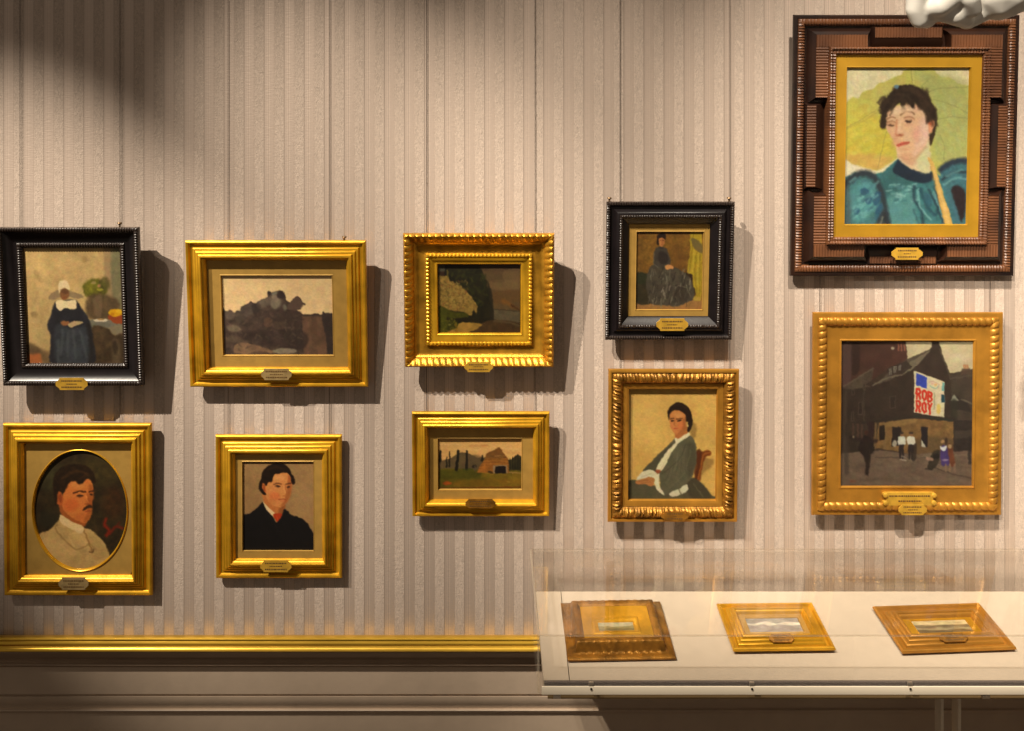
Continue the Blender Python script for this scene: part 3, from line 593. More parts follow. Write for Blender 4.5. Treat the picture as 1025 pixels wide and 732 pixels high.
    p.L([(456, 440), (500, 412), (556, 404)], 24, (44, 48, 58), 7, .85).L([(462, 480), (510, 452), (560, 450)], 9, (40, 44, 52), 5, .8).L([(470, 500), (520, 474), (560, 478)], 8, (120, 170, 160), 5, .7).L([(480, 466), (540, 440)], 8, (110, 158, 150), 5, .7)
    p.P([(500, 520), (530, 505), (556, 530), (560, 600), (545, 650), (525, 600)], (46, 32, 32), 7, .95, .2).L([(486, 520), (515, 600), (530, 655)], 14, (70, 104, 112), 6, .7).L([(470, 560), (500, 655)], 10, (40, 54, 64), 5, .7)
    # neck and head
    p.P([(284, 396), (280, 350), (330, 330), (400, 290), (408, 350), (416, 444), (380, 450), (330, 434)], (226, 190, 142), 5).P([(355, 380), (405, 330), (412, 440), (375, 446)], (204, 200, 142), 12, .75).P([(290, 385), (330, 396), (370, 380), (345, 425), (310, 415)], (206, 150, 106), 10, .7)
    p.P([(228, 262), (230, 222), (262, 192), (320, 176), (372, 186), (410, 222), (408, 290), (398, 335), (366, 376), (334, 398), (304, 390), (278, 362), (262, 322), (246, 296)], (226, 176, 130), 5)
    p.P([(370, 240), (408, 240), (404, 320), (370, 370), (340, 392), (352, 340), (360, 290)], (224, 178, 150), 14, .7).E(362, 300, 24, 34, (226, 152, 124), 14, .5).E(272, 330, 16, 18, (218, 150, 106), 10, .6).P([(240, 250), (270, 262), (280, 310), (262, 322), (246, 294)], (206, 146, 104), 8, .6).E(320, 385, 24, 12, (208, 150, 106), 8, .6)
    p.E(418, 268, 15, 26, (222, 150, 106), 4, 1, 10).E(414, 252, 12, 14, (190, 92, 56), 6, .8).E(411, 302, 3, 6, (210, 210, 190), 2)
    p.P([(208, 262), (212, 210), (206, 180), (232, 150), (262, 118), (300, 102), (340, 104), (382, 128), (414, 170), (436, 218), (434, 248), (416, 240), (402, 244), (392, 220), (370, 190), (350, 178), (338, 196), (318, 176), (296, 186), (282, 178), (262, 196), (248, 198), (236, 228), (234, 268), (220, 280)], (52, 37, 25), 6, 1, .3, 6, True, 3)
    p.dabs((214, 150, 262, 190), 26, 22, [(58, 42, 28), (40, 28, 20), (74, 54, 38)], .6, 21, 115).dabs((260, 110, 400, 180), 60, 24, [(46, 32, 22), (70, 50, 34), (38, 26, 18)], .5, 22, 60).dabs((395, 180, 430, 240), 20, 22, [(46, 32, 22), (64, 46, 32)], .6, 23, 80)
    p.L([(238, 205), (214, 232), (206, 250)], 6, (56, 42, 30), 4, .6).L([(262, 196), (250, 222)], 7, (60, 44, 30), 4, .6).L([(300, 186), (296, 202)], 8, (60, 44, 30), 5, .5).L([(360, 184), (386, 214), (394, 246)], 7, (60, 44, 30), 4, .6)
    p.P([(406, 300), (420, 290), (430, 250), (438, 240), (430, 300), (412, 345)], (62, 44, 28), 4)
    p.L([(300, 120), (350, 128), (400, 180)], 12, (78, 56, 38), 7, .5).L([(270, 140), (320, 150), (330, 180)], 8, (74, 54, 38), 5, .5).E(272, 110, 10, 8, (96, 120, 130), 4, .9)
    p.L([(238, 240), (250, 231), (268, 233)], 5, (124, 82, 52), 3, .8).L([(290, 222), (316, 209), (346, 218)], 6, (112, 72, 46), 3.5, .8)
    p.E(252, 254, 18, 9, (206, 150, 108), 5, .7).E(324, 238, 22, 9, (210, 156, 114), 5, .7).E(253, 264, 13, 5, (92, 62, 44), 3.5, .9).E(322, 248, 15, 6, (74, 50, 38), 3.5, .95).L([(238, 252), (256, 246), (270, 254)], 4, (150, 98, 66), 3, .8).L([(304, 234), (326, 230), (346, 240)], 4, (150, 98, 66), 3, .8).E(324, 260, 16, 4, (206, 150, 112), 4, .6)
    p.L([(276, 242), (274, 280), (270, 298), (282, 306), (302, 300)], 6, (196, 124, 84), 4, .85).L([(286, 250), (284, 290)], 8, (240, 198, 152), 5, .7).E(290, 304, 8, 4, (150, 80, 56), 3, .8)
    p.P([(276, 344), (290, 334), (304, 330), (328, 328), (322, 340), (300, 346), (284, 352)], (206, 104, 78), 3).L([(278, 344), (326, 332)], 3, (150, 60, 46), 2, .8).E(306, 360, 20, 6, (208, 150, 108), 5, .6)
    p.P([(262, 200), (300, 188), (340, 196), (330, 212), (290, 216), (262, 222)], (236, 196, 152), 8, .6).E(262, 290, 12, 22, (232, 182, 136), 8, .5).L([(270, 298), (282, 308), (300, 304)], 4, (178, 108, 74), 3, .6).E(384, 300, 16, 40, (236, 196, 166), 12, .5).L([(284, 386), (320, 400), (360, 386), (396, 350)], 7, (196, 138, 98), 5, .55)
    # parasol handle
    p.P([(402, 392), (426, 410), (470, 540), (512, 670), (482, 670), (446, 540), (420, 440)], (216, 166, 86), 3, 1, .08).L([(426, 430), (494, 660)], 6, (236, 192, 116), 4, .6).L([(414, 430), (478, 660)], 4, (160, 112, 52), 3, .6)
    return p

def pic_street():
    p = Pic((22, 43, 996, 1097), (66, 49, 36), 3.7, 71)
    p.N(.15, 60, 72)
    sky = (206, 182, 132)
    p.P([(480, 43), (680, 43), (670, 100), (600, 135), (505, 172)], sky, 4, 1, .06).P([(735, 43), (1000, 43), (1000, 255), (818, 278), (780, 180)], sky, 4, 1, .08, 30, False).E(900, 160, 60, 30, (222, 200, 150), 20, .5)
    p.P([(20, 40), (495, 40), (505, 172), (420, 210), (250, 330), (60, 372), (20, 372)], (76, 48, 36), 5, 1, .15, 20, False).P([(100, 60), (155, 60), (155, 260), (100, 280)], (54, 36, 28), 6, .8).P([(30, 60), (95, 60), (90, 350), (30, 360)], (92, 68, 58), 10, .6)
    p.P([(395, 100), (420, 95), (505, 110), (505, 170), (400, 215)], (82, 50, 38), 4, 1, .1, 10, False)
    for x in (440, 462, 484): p.L([(x, 65), (x, 108)], 13, (150, 92, 66), 3, .9)
    p.E(400, 90, 12, 9, (190, 168, 130), 3, .9)
    p.P([(60, 372), (262, 240), (250, 330), (200, 360), (250, 380), (60, 420)], (84, 68, 50), 5, .9, .2, 8, False).L([(50, 372), (260, 242)], 10, (106, 90, 66), 4, .8)
    p.P([(250, 372), (345, 300), (420, 220), (495, 175), (670, 100), (700, 95), (556, 245), (470, 290), (380, 335)], (88, 72, 54), 4, 1, .15, 10, False)
    p.P([(530, 190), (668, 108), (694, 98), (590, 205), (555, 240), (480, 288), (470, 270)], (122, 106, 78), 5, .9, .1, 8, False).L([(255, 370), (345, 320), (470, 288), (556, 242)], 9, (120, 104, 78), 3, .8)
    p.P([(365, 245), (440, 205), (500, 180), (545, 230), (480, 280), (375, 300)], (60, 46, 36), 4, .95, .1, 8, False)
    for x, y in ((385, 270), (418, 255), (450, 240)): p.P([(x-10, y-26), (x+10, y-32), (x+10, y+18), (x-10, y+24)], (124, 112, 92), 3, .9, 0, 1, False).L([(x, y-28), (x, y+20)], 3, (60, 46, 36), 2)
    p.L([(410, 330), (432, 318)], 10, (186, 166, 130), 4, .8).E(385, 345, 8, 14, (160, 140, 108), 4, .8)
    p.P([(60, 400), (250, 376), (470, 292), (556, 246), (560, 600), (190, 640), (60, 640)], (58, 44, 33), 4, .95, .15, 16, False)
    for x, y, w_, h in ((380, 450, 44, 84), (150, 490, 34, 90), (100, 400, 24, 40), (180, 360, 22, 40), (100, 560, 20, 70), (440, 620, 0, 0)):
        if w_: p.P([(x, y), (x+w_, y-8), (x+w_, y+h), (x, y+h)], (82, 66, 50), 3, .9, 0, 1, False).P([(x+6, y+4), (x+w_-6, y-2), (x+w_-6, y+h-6), (x+6, y+h-6)], (48, 36, 28), 3, .9, 0, 1, False)
    p.L([(190, 380), (195, 640)], 8, (84, 70, 52), 4, .6).L([(60, 420), (60, 640)], 14, (80, 64, 48), 6, .6)
    p.P([(690, 43), (738, 43), (745, 95), (830, 335), (845, 620), (560, 620), (556, 246), (680, 100)], (62, 47, 36), 4, 1, .12, 16, False)
    p.L([(742, 95), (828, 330)], 7, (96, 82, 60), 3, .8)
    p.P([(820, 290), (900, 262), (980, 250), (1000, 250), (1000, 640), (845, 640)], (72, 58, 44), 4, 1, .15, 16, False).L([(822, 318), (985, 296)], 6, (100, 86, 66), 4, .8).P([(800, 480), (855, 440), (960, 500), (980, 560), (840, 540)], (52, 42, 34), 5, .9, 0, 1, False).P([(822, 478), (852, 435), (888, 478)], (150, 140, 110), 4, .9, 0, 1, False).L([(850, 490), (850, 640)], 50, (52, 48, 34), 8, .7).L([(905, 470), (990, 500)], 12, (110, 96, 72), 4, .8)
    for x in (922, 935, 948): p.L([(x, 212), (x, 250)], 8, (176, 98, 54), 3, .9)
    p.P([(905, 245), (965, 243), (975, 290), (900, 295)], (88, 66, 50), 4, .9, 0, 1, False)
    # the hoarding
    p.P([(558, 262), (780, 342), (782, 602), (558, 564)], (220, 196, 148), 2.5, 1, .05, 8, False)
    p.P([(570, 280), (652, 308), (652, 390), (572, 368)], (58, 72, 150), 2.5, 1, .12, 8, False)
    red = (206, 52, 32)
    def cell(u0, u1, v0, v1):
        def q(u, v):
            x = u0+(u1-u0)*u; k = (x-560)/220.0
            t = v0+(v1-v0)*v
            return (x, 375+t*190+k*(66-28*t))
        return q
    def letter(ch, q):
        if ch == 'R': ss = [[(0, 0), (0, 1)], [(0, 0), (.7, 0), (1, .14), (1, .36), (.7, .5), (0, .5)], [(.5, .5), (1, 1)]]
        elif ch == 'O': ss = [[(.5, 0), (0, .18), (0, .82), (.5, 1), (1, .82), (1, .18), (.5, 0)]]
        elif ch == 'B': ss = [[(0, 0), (0, 1)], [(0, 0), (.7, 0), (1, .13), (1, .36), (.7, .48), (0, .48)], [(.7, .48), (1, .62), (1, .87), (.7, 1), (0, 1)]]
        else: ss = [[(0, 0), (.5, .5)], [(1, 0), (.5, .5)], [(.5, .5), (.5, 1)]]
        for s_ in ss: p.L([q(*z) for z in s_], 15, red, 1.6, 1, False)
    for ch, u0, u1 in (('R', 577, 603), ('O', 621, 645), ('B', 662, 686)): letter(ch, cell(u0, u1, .05, .42))
    for ch, u0, u1 in (('R', 577, 603), ('O', 621, 645), ('Y', 661, 687)): letter(ch, cell(u0, u1, .52, .93))
    p.L([(668, 345), (700, 340), (735, 362)], 4, (190, 120, 110), 3, .8).L([(675, 372), (715, 388), (742, 372)], 5, (96, 150, 140), 3, .8).E(712, 362, 12, 8, (232, 160, 90), 4, .8).E(690, 356, 8, 6, (224, 150, 130), 4, .7).L([(740, 360), (735, 395)], 4, (190, 110, 100), 3, .6)
    p.P([(762, 345), (780, 350), (780, 412), (762, 405)], (110, 160, 140), 3, .9, 0, 1, False).P([(754, 432), (780, 440), (780, 494), (756, 488)], (24, 60, 66), 3, .95, 0, 1, False).L([(706, 425), (706, 540)], 9, (150, 140, 100), 3, .7).E(737, 540, 16, 40, (224, 184, 80), 6, .8).L([(765, 505), (765, 590)], 10, (200, 186, 140), 4, .6)
    # shop floor
    p.P([(190, 650), (560, 606), (850, 628), (850, 842), (560, 868), (280, 820)], (128, 92, 50), 4, 1, .2, 10, False)
    p.P([(60, 640), (300, 640), (280, 830), (60, 860)], (60, 46, 34), 5, .95, .2, 14, False).L([(190, 640), (560, 590), (850, 616)], 26, (54, 42, 32), 5, .95, False).L([(560, 590), (840, 622)], 10, (50, 54, 42), 4, .7)
    p.P([(560, 760), (850, 750), (850, 845), (560, 868)], (92, 70, 44), 14, .7, .15).P([(370, 640), (560, 606), (560, 640), (370, 670)], (156, 120, 66), 6, .5)
    p.P([(398, 672), (466, 668), (466, 800), (398, 812)], (44, 34, 28), 3, 1, 0, 1, False).P([(612, 668), (660, 672), (660, 815), (612, 812)], (40, 32, 30), 3, 1, 0, 1, False).P([(614, 760), (650, 815), (614, 812)], (206, 192, 156), 3, .9, 0, 1, False).E(420, 790, 16, 24, (196, 180, 146), 5, .8)
    for x in (275, 345): p.L([(x, 650), (x, 820)], 22, (128, 96, 56), 4, .8)
    p.P([(305, 660), (345, 655), (345, 760), (305, 770)], (36, 28, 22), 4, .95, 0, 1, False).P([(220, 630), (270, 630), (270, 740), (220, 740)], (52, 34, 28), 4, .9, 0, 1, False)
    for x in (115, 150, 180): p.L([(x, 650), (x, 760)], 14, (92, 62, 46), 5, .7)
    p.P([(850, 620), (1000, 620), (1000, 850), (850, 850)], (52, 42, 34), 5, .95, .2, 10, False).P([(856, 700), (1000, 690), (1000, 750), (856, 750)], (78, 64, 50), 6, .6, 0, 1, False)
    p.P([(10, 860), (300, 838), (560, 866), (850, 846), (1010, 842), (1010, 1110), (10, 1110)], (112, 88, 66), 5, 1, .12, 20, False)
    p.dabs((60, 870, 990, 1090), 110, 40, [(124, 100, 76), (100, 78, 58), (132, 108, 82), (92, 72, 54)], .4, 14, 5)
    p.L([(280, 890), (640, 890)], 8, (72, 56, 42), 4, .7).L([(700, 960), (850, 1010), (990, 1040)], 9, (72, 54, 40), 4, .7).L([(590, 888), (990, 870)], 6, (140, 116, 88), 4, .6)
    # figures
    p.P([(194, 730), (222, 730), (262, 772), (272, 840), (246, 872), (240, 930), (226, 1024), (206, 1012), (208, 930), (190, 880), (152, 836), (166, 775)], (40, 29, 23), 7, .92, .25, 8, False).E(208, 710, 14, 20, (70, 40, 28), 5, .9).L([(100, 740), (160, 760), (280, 770)], 30, (44, 30, 26), 8, .8).L([(120, 740), (116, 830)], 30, (50, 38, 30), 8, .7).E(120, 740, 8, 10, (170, 140, 100), 4, .6)
    for x in (470, 538):
        p.P([(x-28, 745), (x, 732), (x+26, 745), (x+28, 790), (x+18, 800), (x-20, 800), (x-26, 790)], (218, 204, 170), 4, .97).E(x, 722, 12, 15, (140, 96, 62), 4).E(x, 712, 14, 8, (60, 46, 36), 4)
        p.P([(x-20, 796), (x+20, 796), (x+17, 860), (x+14, 905), (x+3, 905), (x, 850), (x-6, 905), (x-17, 903)], (44, 34, 30), 4, .95, 0, 1, False)
    p.P([(558, 800), (580, 800), (575, 900), (545, 910)], (50, 38, 30), 6, .8).L([(460, 905), (500, 912)], 8, (190, 170, 136), 4, .8).L([(470, 880), (505, 892)], 7, (180, 160, 126), 4, .7)
    p.P([(700, 850), (750, 840), (748, 900), (720, 960), (680, 980), (660, 950)], (50, 42, 30), 6, .9, .2).E(675, 900, 30, 14, (178, 128, 100), 6, .8, 10).L([(650, 970), (690, 975)], 8, (44, 34, 28), 4, .8).E(725, 880, 24, 22, (36, 30, 24), 5, .9)
    p.P([(765, 810), (800, 810), (822, 890), (815, 945), (765, 945), (755, 890)], (74, 54, 96), 5, .97, .15).P([(750, 805), (775, 815), (800, 800), (795, 835), (770, 840)], (224, 212, 190), 3, .95).E(770, 772, 14, 14, (170, 126, 80), 4).E(796, 772, 10, 26, (60, 40, 30), 5, .9).E(790, 908, 26, 8, (180, 150, 150), 5, .6)
    p.P([(808, 800), (835, 800), (860, 900), (858, 945), (825, 945)], (108, 58, 34), 5, .95, .15).E(824, 808, 14, 16, (180, 140, 92), 4, .9)
    for x in (795, 825, 860): p.L([(x, 940), (x, 990)], 12, (140, 104, 76), 4, .8)
    p.L([(965, 745), (970, 930)], 24, (46, 38, 32), 6, .8).L([(60, 750), (70, 1000)], 34, (70, 56, 44), 10, .7).E(115, 1060, 24, 10, (120, 60, 40), 8, .6)
    return p

def pic_case(seed, cols):
    p = Pic((0, 0, 100, 70), cols[0], 1.0, seed)
    p.N(.12, 20, seed)
    for i, (y0, y1, c) in enumerate(cols[1]):
        r = random.Random(seed+i)
        p.P([(-10, y0)] + [(x, y0+r.uniform(-6, 6)) for x in range(0, 105, 14)] + [(112, y0), (112, y1), (-10, y1)], c, 2.5, .95, .2)
    return p

# ------------------------------------------------------------------ the setting
def wallpaper():
    m = bpy.data.materials.new('striped_wallpaper'); m.use_nodes = True; nt = m.node_tree; b = nt.nodes['Principled BSDF']
    N = nt.nodes.new; Lk = nt.links.new
    tc = N('ShaderNodeTexCoord'); sx = N('ShaderNodeSeparateXYZ'); Lk(tc.outputs['Object'], sx.inputs[0])
    def mth(op, a, c=None):
        n = N('ShaderNodeMath'); n.operation = op
        for i, v in enumerate((a, c)):
            if v is None: continue
            if isinstance(v, (int, float)): n.inputs[i].default_value = v
            else: Lk(v, n.inputs[i])
        return n.outputs[0]
    per = 0.0334
    u = mth('FRACT', mth('DIVIDE', mth('ADD', sx.outputs['X'], 10*per - 0.4735), per))
    def ramp(stops):
        r = N('ShaderNodeValToRGB'); r.color_ramp.interpolation = 'LINEAR'
        e = r.color_ramp.elements; e[0].position = stops[0][0]; e[0].color = (*stops[0][1], 1); e[1].position = stops[-1][0]; e[1].color = (*stops[-1][1], 1)
        for p_, c in stops[1:-1]:
            q = e.new(p_); q.color = (*c, 1)
        Lk(u, r.inputs['Fac']); return r.outputs['Color']
    tex = (0.54, 0.442, 0.37); sat = (0.61, 0.492, 0.41); line = (0.46, 0.365, 0.30); line2 = (0.74, 0.60, 0.50)
    col = ramp([(0, tex), (0.43, tex), (0.46, line), (0.50, sat), (0.60, sat), (0.63, line2), (0.66, line), (0.70, line2), (0.74, sat), (0.92, sat), (0.96, line), (1.0, tex)])
    mask = ramp([(0, (1, 1, 1)), (0.43, (1, 1, 1)), (0.47, (0, 0, 0)), (0.95, (0, 0, 0)), (0.99, (1, 1, 1)), (1.0, (1, 1, 1))])
    mp = N('ShaderNodeMapping'); mp.inputs['Scale'].default_value = (300, 300, 170); Lk(tc.outputs['Object'], mp.inputs['Vector'])
    n1 = N('ShaderNodeTexNoise'); n1.inputs['Scale'].default_value = 1.0; n1.inputs['Detail'].default_value = 3; n1.inputs['Distortion'].default_value = 1.6; Lk(mp.outputs[0], n1.inputs['Vector'])
    mp2 = N('ShaderNodeMapping'); mp2.inputs['Scale'].default_value = (90, 90, 700); Lk(tc.outputs['Object'], mp2.inputs['Vector'])
    n2 = N('ShaderNodeTexNoise'); n2.inputs['Scale'].default_value = 1.0; n2.inputs['Detail'].default_value = 2; Lk(mp2.outputs[0], n2.inputs['Vector'])
    h = mth('ADD', mth('MULTIPLY', n1.outputs['Fac'], mask), mth('MULTIPLY', n2.outputs['Fac'], 0.35))
    mot = N('ShaderNodeMixRGB'); mot.blend_type = 'MULTIPLY'; mot.inputs['Fac'].default_value = 1.0
    v = mth('ADD', mth('MULTIPLY', mth('MULTIPLY', mth('SUBTRACT', n1.outputs['Fac'], 0.5), mask), 0.8), mth('ADD', mth('MULTIPLY', mth('SUBTRACT', n2.outputs['Fac'], 0.5), 0.22), 1.0))
    cc = N('ShaderNodeCombineXYZ')
    for i in range(3): Lk(v, cc.inputs[i])
    Lk(col, mot.inputs['Color1']); Lk(cc.outputs[0], mot.inputs['Color2']); Lk(mot.outputs[0], b.inputs['Base Color'])
    Lk(mth('ADD', mth('MULTIPLY', mask, 0.25), 0.50), b.inputs['Roughness'])
    Lk(mth('MULTIPLY', mth('SUBTRACT', 1.0, mask), 0.40), b.inputs['Metallic'])
    Lk(mth('SUBTRACT', 1.0, mth('MULTIPLY', mask, 0.8)), b.inputs['Specular IOR Level'])
    bp = N('ShaderNodeBump'); bp.inputs['Strength'].default_value = 0.5; bp.inputs['Distance'].default_value = 0.0015
    Lk(h, bp.inputs['Height']); Lk(bp.outputs['Normal'], b.inputs['Normal'])
    return m

WALL = wallpaper()
DADO = mat('dado_paint', (0.56, 0.44, 0.33), 0.48, 0, 0.07, 30, 0.12, 90)
RAILP = mat('rail_paint', (0.36, 0.26, 0.18), 0.4, 0, 0.1, 30)
FLOOR = mat('oak_boards', (0.22, 0.13, 0.07), 0.4, 0, 0.4, 6, stretch=(1, 8, 1))
X0, X1 = -2.6, 2.6
def zw(py, out=0.0): return at(0, py, out)[1]

wb = MB().box(X0, X1, 0.0, 0.12, 0.0, 3.2).build('wall_back', WALL); tag(wb, kind='structure')
fl = MB().box(X0, X1, -3.4, 0.12, -0.06, 0.0).build('floor', FLOOR); tag(fl, kind='structure')
rail = extrude_profile('trim_1', [(0.0, zw(635.8)), (0.012, zw(636.2, .012)), (0.017, zw(636.8, .017)), (0.022, zw(638.6, .022)), (0.0245, zw(640.6, .025)), (0.0248, zw(641.4, .025)), (0.0215, zw(642.0, .025)), (0.0215, zw(642.5, .025)), (0.0245, zw(643.6, .028)), (0.0265, zw(645.2, .028)), (0.0268, zw(645.9, .028)), (0.0235, zw(646.5, .028)), (0.0240, zw(647.0, .028)), (0.0285, zw(648.6, .03)), (0.0315, zw(650.4, .03)), (0.0322, zw(651.6, .03)), (0.031, zw(652.6, .03)), (0.0, zw(653.4, .03))], X0, X1, GOLD_RAIL)
tag(rail, kind='structure')
ru = extrude_profile('trim_2', [(0.0285, zw(652.8, .03)), (0.0285, zw(654.5, .03)), (0.022, zw(657, .02)), (0.015, zw(659.5, .015)), (0.012, zw(662, .012)), (0.012, zw(663.4, .012)), (0.015, zw(664.2, .012)), (0.0155, zw(665.4, .012)), (0.014, zw(666.4, .012)), (0.010, zw(667, .01)), (0.009, zw(668, .009)), (0.0, zw(668.2))], X0, X1, RAILP)
tag(ru, kind='structure')
dd = extrude_profile('trim_3', [(0.0, zw(666)), (0.008, zw(666.5, .008)), (0.008, zw(695, .008)), (0.004, zw(695.6, .005)), (0.004, zw(696.8, .005)), (0.0085, zw(697.4, .008)), (0.0085, zw(700, .008)), (0.0075, zw(703, .008)), (0.0055, zw(706, .006)), (0.002, zw(708.6, .002)), (0.002, zw(709.6, .002)), (0.0055, zw(710.2, .004)), (0.0065, zw(711.6, .006)), (0.0055, zw(713.0, .005)), (0.0015, zw(714.2, .0015)), (0.001, zw(720, .001)), (0.001, 0.22), (0.0, 0.22)], X0, X1, DADO)
tag(dd, kind='structure')
bs = extrude_profile('baseboard_back', [(0.0, 0.2), (0.012, 0.19), (0.018, 0.17), (0.02, 0.16), (0.02, 0.0), (0.0, 0.0)], X0, X1, DADO)
tag(bs, kind='structure')

# ------------------------------------------------------------------ pictures on the wall
class Picture:
    def __init__(s, label, box, out, lean, group=None, name='framed_painting'):
        x0, yt, x1, yb = box; s.box = box
        th = math.radians(lean)
        z1 = ZE; s.out = out
        H0 = (yb-yt)*(D-out)/F
        ob, ot = out, out + H0*math.sin(th)
        s.k = (D-(ob+ot)/2)/F
        s.w = (x1-x0)*s.k
        xc = ((x0+x1)/2-CX)*s.k
        zb = at(0, yb, ob)[1]; zt = at(0, yt, ot)[1]
        s.h = (zt-zb)/math.cos(th)
        s.root = empty(name, (xc, -0.003, zb), (th, 0, 0))
        tag(s.root, label, 'picture', group)
        s.q = s.h/(yb-yt)
    def loc(s, px, py):
        return ((px-(s.box[0]+s.box[2])/2)*s.k, (s.box[3]-py)*s.q)
    def rail(s, name, prof, m, mod=None, step=0.004, angle=35):
        """prof = (px inset, mm height)"""
        if prof[0] == (0, 0):                      # undercut back edge, so the frame stands clear of the wall
            H_ = prof[1][1]; prof = [(6.5, 0), (5.5, min(3, H_*.25)), (.5, max(H_*.4, H_-6)), (0, max(H_*.6, H_-4))]+prof[1:]
        return sweep(name, s.w, s.h, [(a*s.k, b/1000.0) for a, b in prof], m, s.root, mod, step, angle)
    def paint(s, pic, ins, mm, gain=1.0, gloss=0.25):
        a = ins if isinstance(ins, (tuple, list)) else (ins,)*4    # left, top, right, bottom insets in px
        e = 0.0
        return canvas(pic, -s.w/2+a[0]*s.k-e, s.w/2-a[2]*s.k+e, a[3]*s.k-e, s.h-a[1]*s.k+e, -mm/1000.0, s.root, gain, gloss)
    def plate(s, x0, y0, x1, y1, mm, m=None, cut=4.0, rows=3, lab=None, tilt=0):
        (ax, az), (bx, bz) = s.loc(x0, y1), s.loc(x1, y0)
        c = cut*s.k
        ml, mh = mm if isinstance(mm, tuple) else (mm, mm); y = -ml/1000.0
        hc = (bz-az)*0.3
        poly = [(ax, az+hc+(bz-az)*.18), (ax+c, az), (bx-c, az), (bx, az+hc+(bz-az)*.18), (bx-c*0.8, bz), (ax+c*0.8, bz)]
        poly = [(ax+c*.9, az), (bx-c*.9, az), (bx-c*.9, az+(bz-az)*.1), (bx, az+(bz-az)*.36), (bx, az+(bz-az)*.64), (bx-c*.9, az+(bz-az)*.9), (bx-c*.9, bz), (ax+c*.9, bz), (ax+c*.9, az+(bz-az)*.9), (ax, az+(bz-az)*.64), (ax, az+(bz-az)*.36), (ax+c*.9, az+(bz-az)*.1)]
        def lean(mb_):
            mb_.v = [(p[0], p[1]-(mh-ml)/1000.0*(p[2]-az)/(bz-az), p[2]) for p in mb_.v]; return mb_
        o = lean(MB().prism(poly, y-0.0016, y)).build('nameplate', m or BRASS, s.root, 30)
        e = MB(); r = random.Random(int(x0*7))
        for i in range(rows):
            zc = bz-(bz-az)*(0.24+0.52*i/max(1, rows-1)); hh = (bz-az)*(0.055 if i != 1 else 0.04)
            x = ax+c*(1.35 if i != 1 else 2.6); xe = bx-c*(1.35 if i != 1 else 2.6)
            while x < xe:
                ln = r.uniform(.0012, .0034); e.box(x, min(x+ln, xe), y-0.00185, y-0.0015, zc-hh, zc+hh); x += ln+.0009
        lean(e).build('engraving', INK, o, None)
        return o
    def pins(s, xs, dy=0, mm=10):
        for px in xs:
            x, z = s.loc(px, s.box[1])
            MB().tube([(x, -mm/1000, z-.004), (x, -mm/1000, z+.002), (x, -mm/1000, z+.0045), (x, -mm/1000, z+.006)], [.0016, .0016, .004, .0032], 10).build('pin', PIN, s.root)

def reed(T, R, drop):
    """plain gilt moulding: lip, hollow, three reeds rising inwards, inner slope; R = width in px"""
    f = R/19.6
    p = [(0, 0), (0, T-3), (.4, T-1), (1.4, T), (3.0, T-.6), (3.6, T-2.5), (4.4, T-4.2), (6.6, T-4.4)]
    for k, (a, b) in enumerate(((6.9, T-3.6), (10.0, T-.2), (13.0, T+3.4))):
        p += [(a, b), (a+.5, b+1.5), (a+1.3, b+2.6), (a+2.2, b+3.1), (a+2.9, b+3.0)]
    p += [(16.2, T+5.8), (16.5, T+4.2), (17.4, T+3.4), (18.2, T+1.6), (18.6, T-.2), (19.0, T-.8), (19.6, T-2.6), (19.6, T-drop)]
    return [(a*f, b) for a, b in p]

def mount(P, i0, i1, mm, bev=1.4, m=None, name='mount'):
    """flat mount from inset i0 to i1 (l,t,r,b px) with a bevelled window edge"""
    k = P.k
    def rect(i, y): return [(-P.w/2+i[0]*k, y, i[3]*k), (P.w/2-i[2]*k, y, i[3]*k), (P.w/2-i[2]*k, y, P.h-i[1]*k), (-P.w/2+i[0]*k, y, P.h-i[1]*k)]
    i0 = (i0,)*4 if not isinstance(i0, (tuple, list)) else i0
    i1 = (i1,)*4 if not isinstance(i1, (tuple, list)) else i1
    rings = [rect(i0, -mm/1000), rect(tuple(v-bev for v in i1), -mm/1000), rect(tuple(v-bev*.5 for v in i1), -mm/1000-.0006), rect(i1, -mm/1000+.0035)]
    v = [p for r in rings for p in r]; f = []
    for a in range(3):
        for j in range(4): f.append((a*4+j, a*4+(j+1) % 4, (a+1)*4+(j+1) % 4, (a+1)*4+j))
    return MB().add(v, f).build(name, m or GOLD_MAT, P.root, 20)

# --- nun, black ripple frame, top left
def ripple(step, amp, lo, hi):
    def f(i, s, side):
        return (0, amp*math.sin(2*PI*s/step)) if lo <= i <= hi else (0, 0)
    return f
P = Picture('dark oil of a nun in a white winged cap, black ripple-moulded frame', (-0.5, 226, 140.5, 385.5), 0.034, 4.5)
P.rail('outer_moulding', [(8, 0), (7, 6), (.4, 21), (0, 24), (0, 29.5), (.6, 32), (1.6, 33), (3.0, 33), (4.4, 31.5), (5, 29)], BLACK_R, ripple(.0042, .0007, 4, 8), .0007)
P.rail('cove', [(4.8, 29.4), (5.4, 28.6), (8, 26), (12.4, 22), (13.0, 21.6), (16.6, 21.4)], BLACK)
P.rail('inner_moulding', [(16.4, 21), (16.8, 22.6), (17.8, 23.6), (19.4, 23.4), (20.6, 22), (21.8, 20.4), (22.2, 18), (22.2, 15)], BLACK_R, ripple(.0042, .0006, 1, 5), .0007)
P.paint(pic_nun(), (21.8, 21.8, 21.6, 21.8), 17.5, (.78, .74, .64), .35)
P.plate(54, 376.5, 86, 388.6, 34.2, BRASS, 4.2)
P.pins((118,), 0, 14)

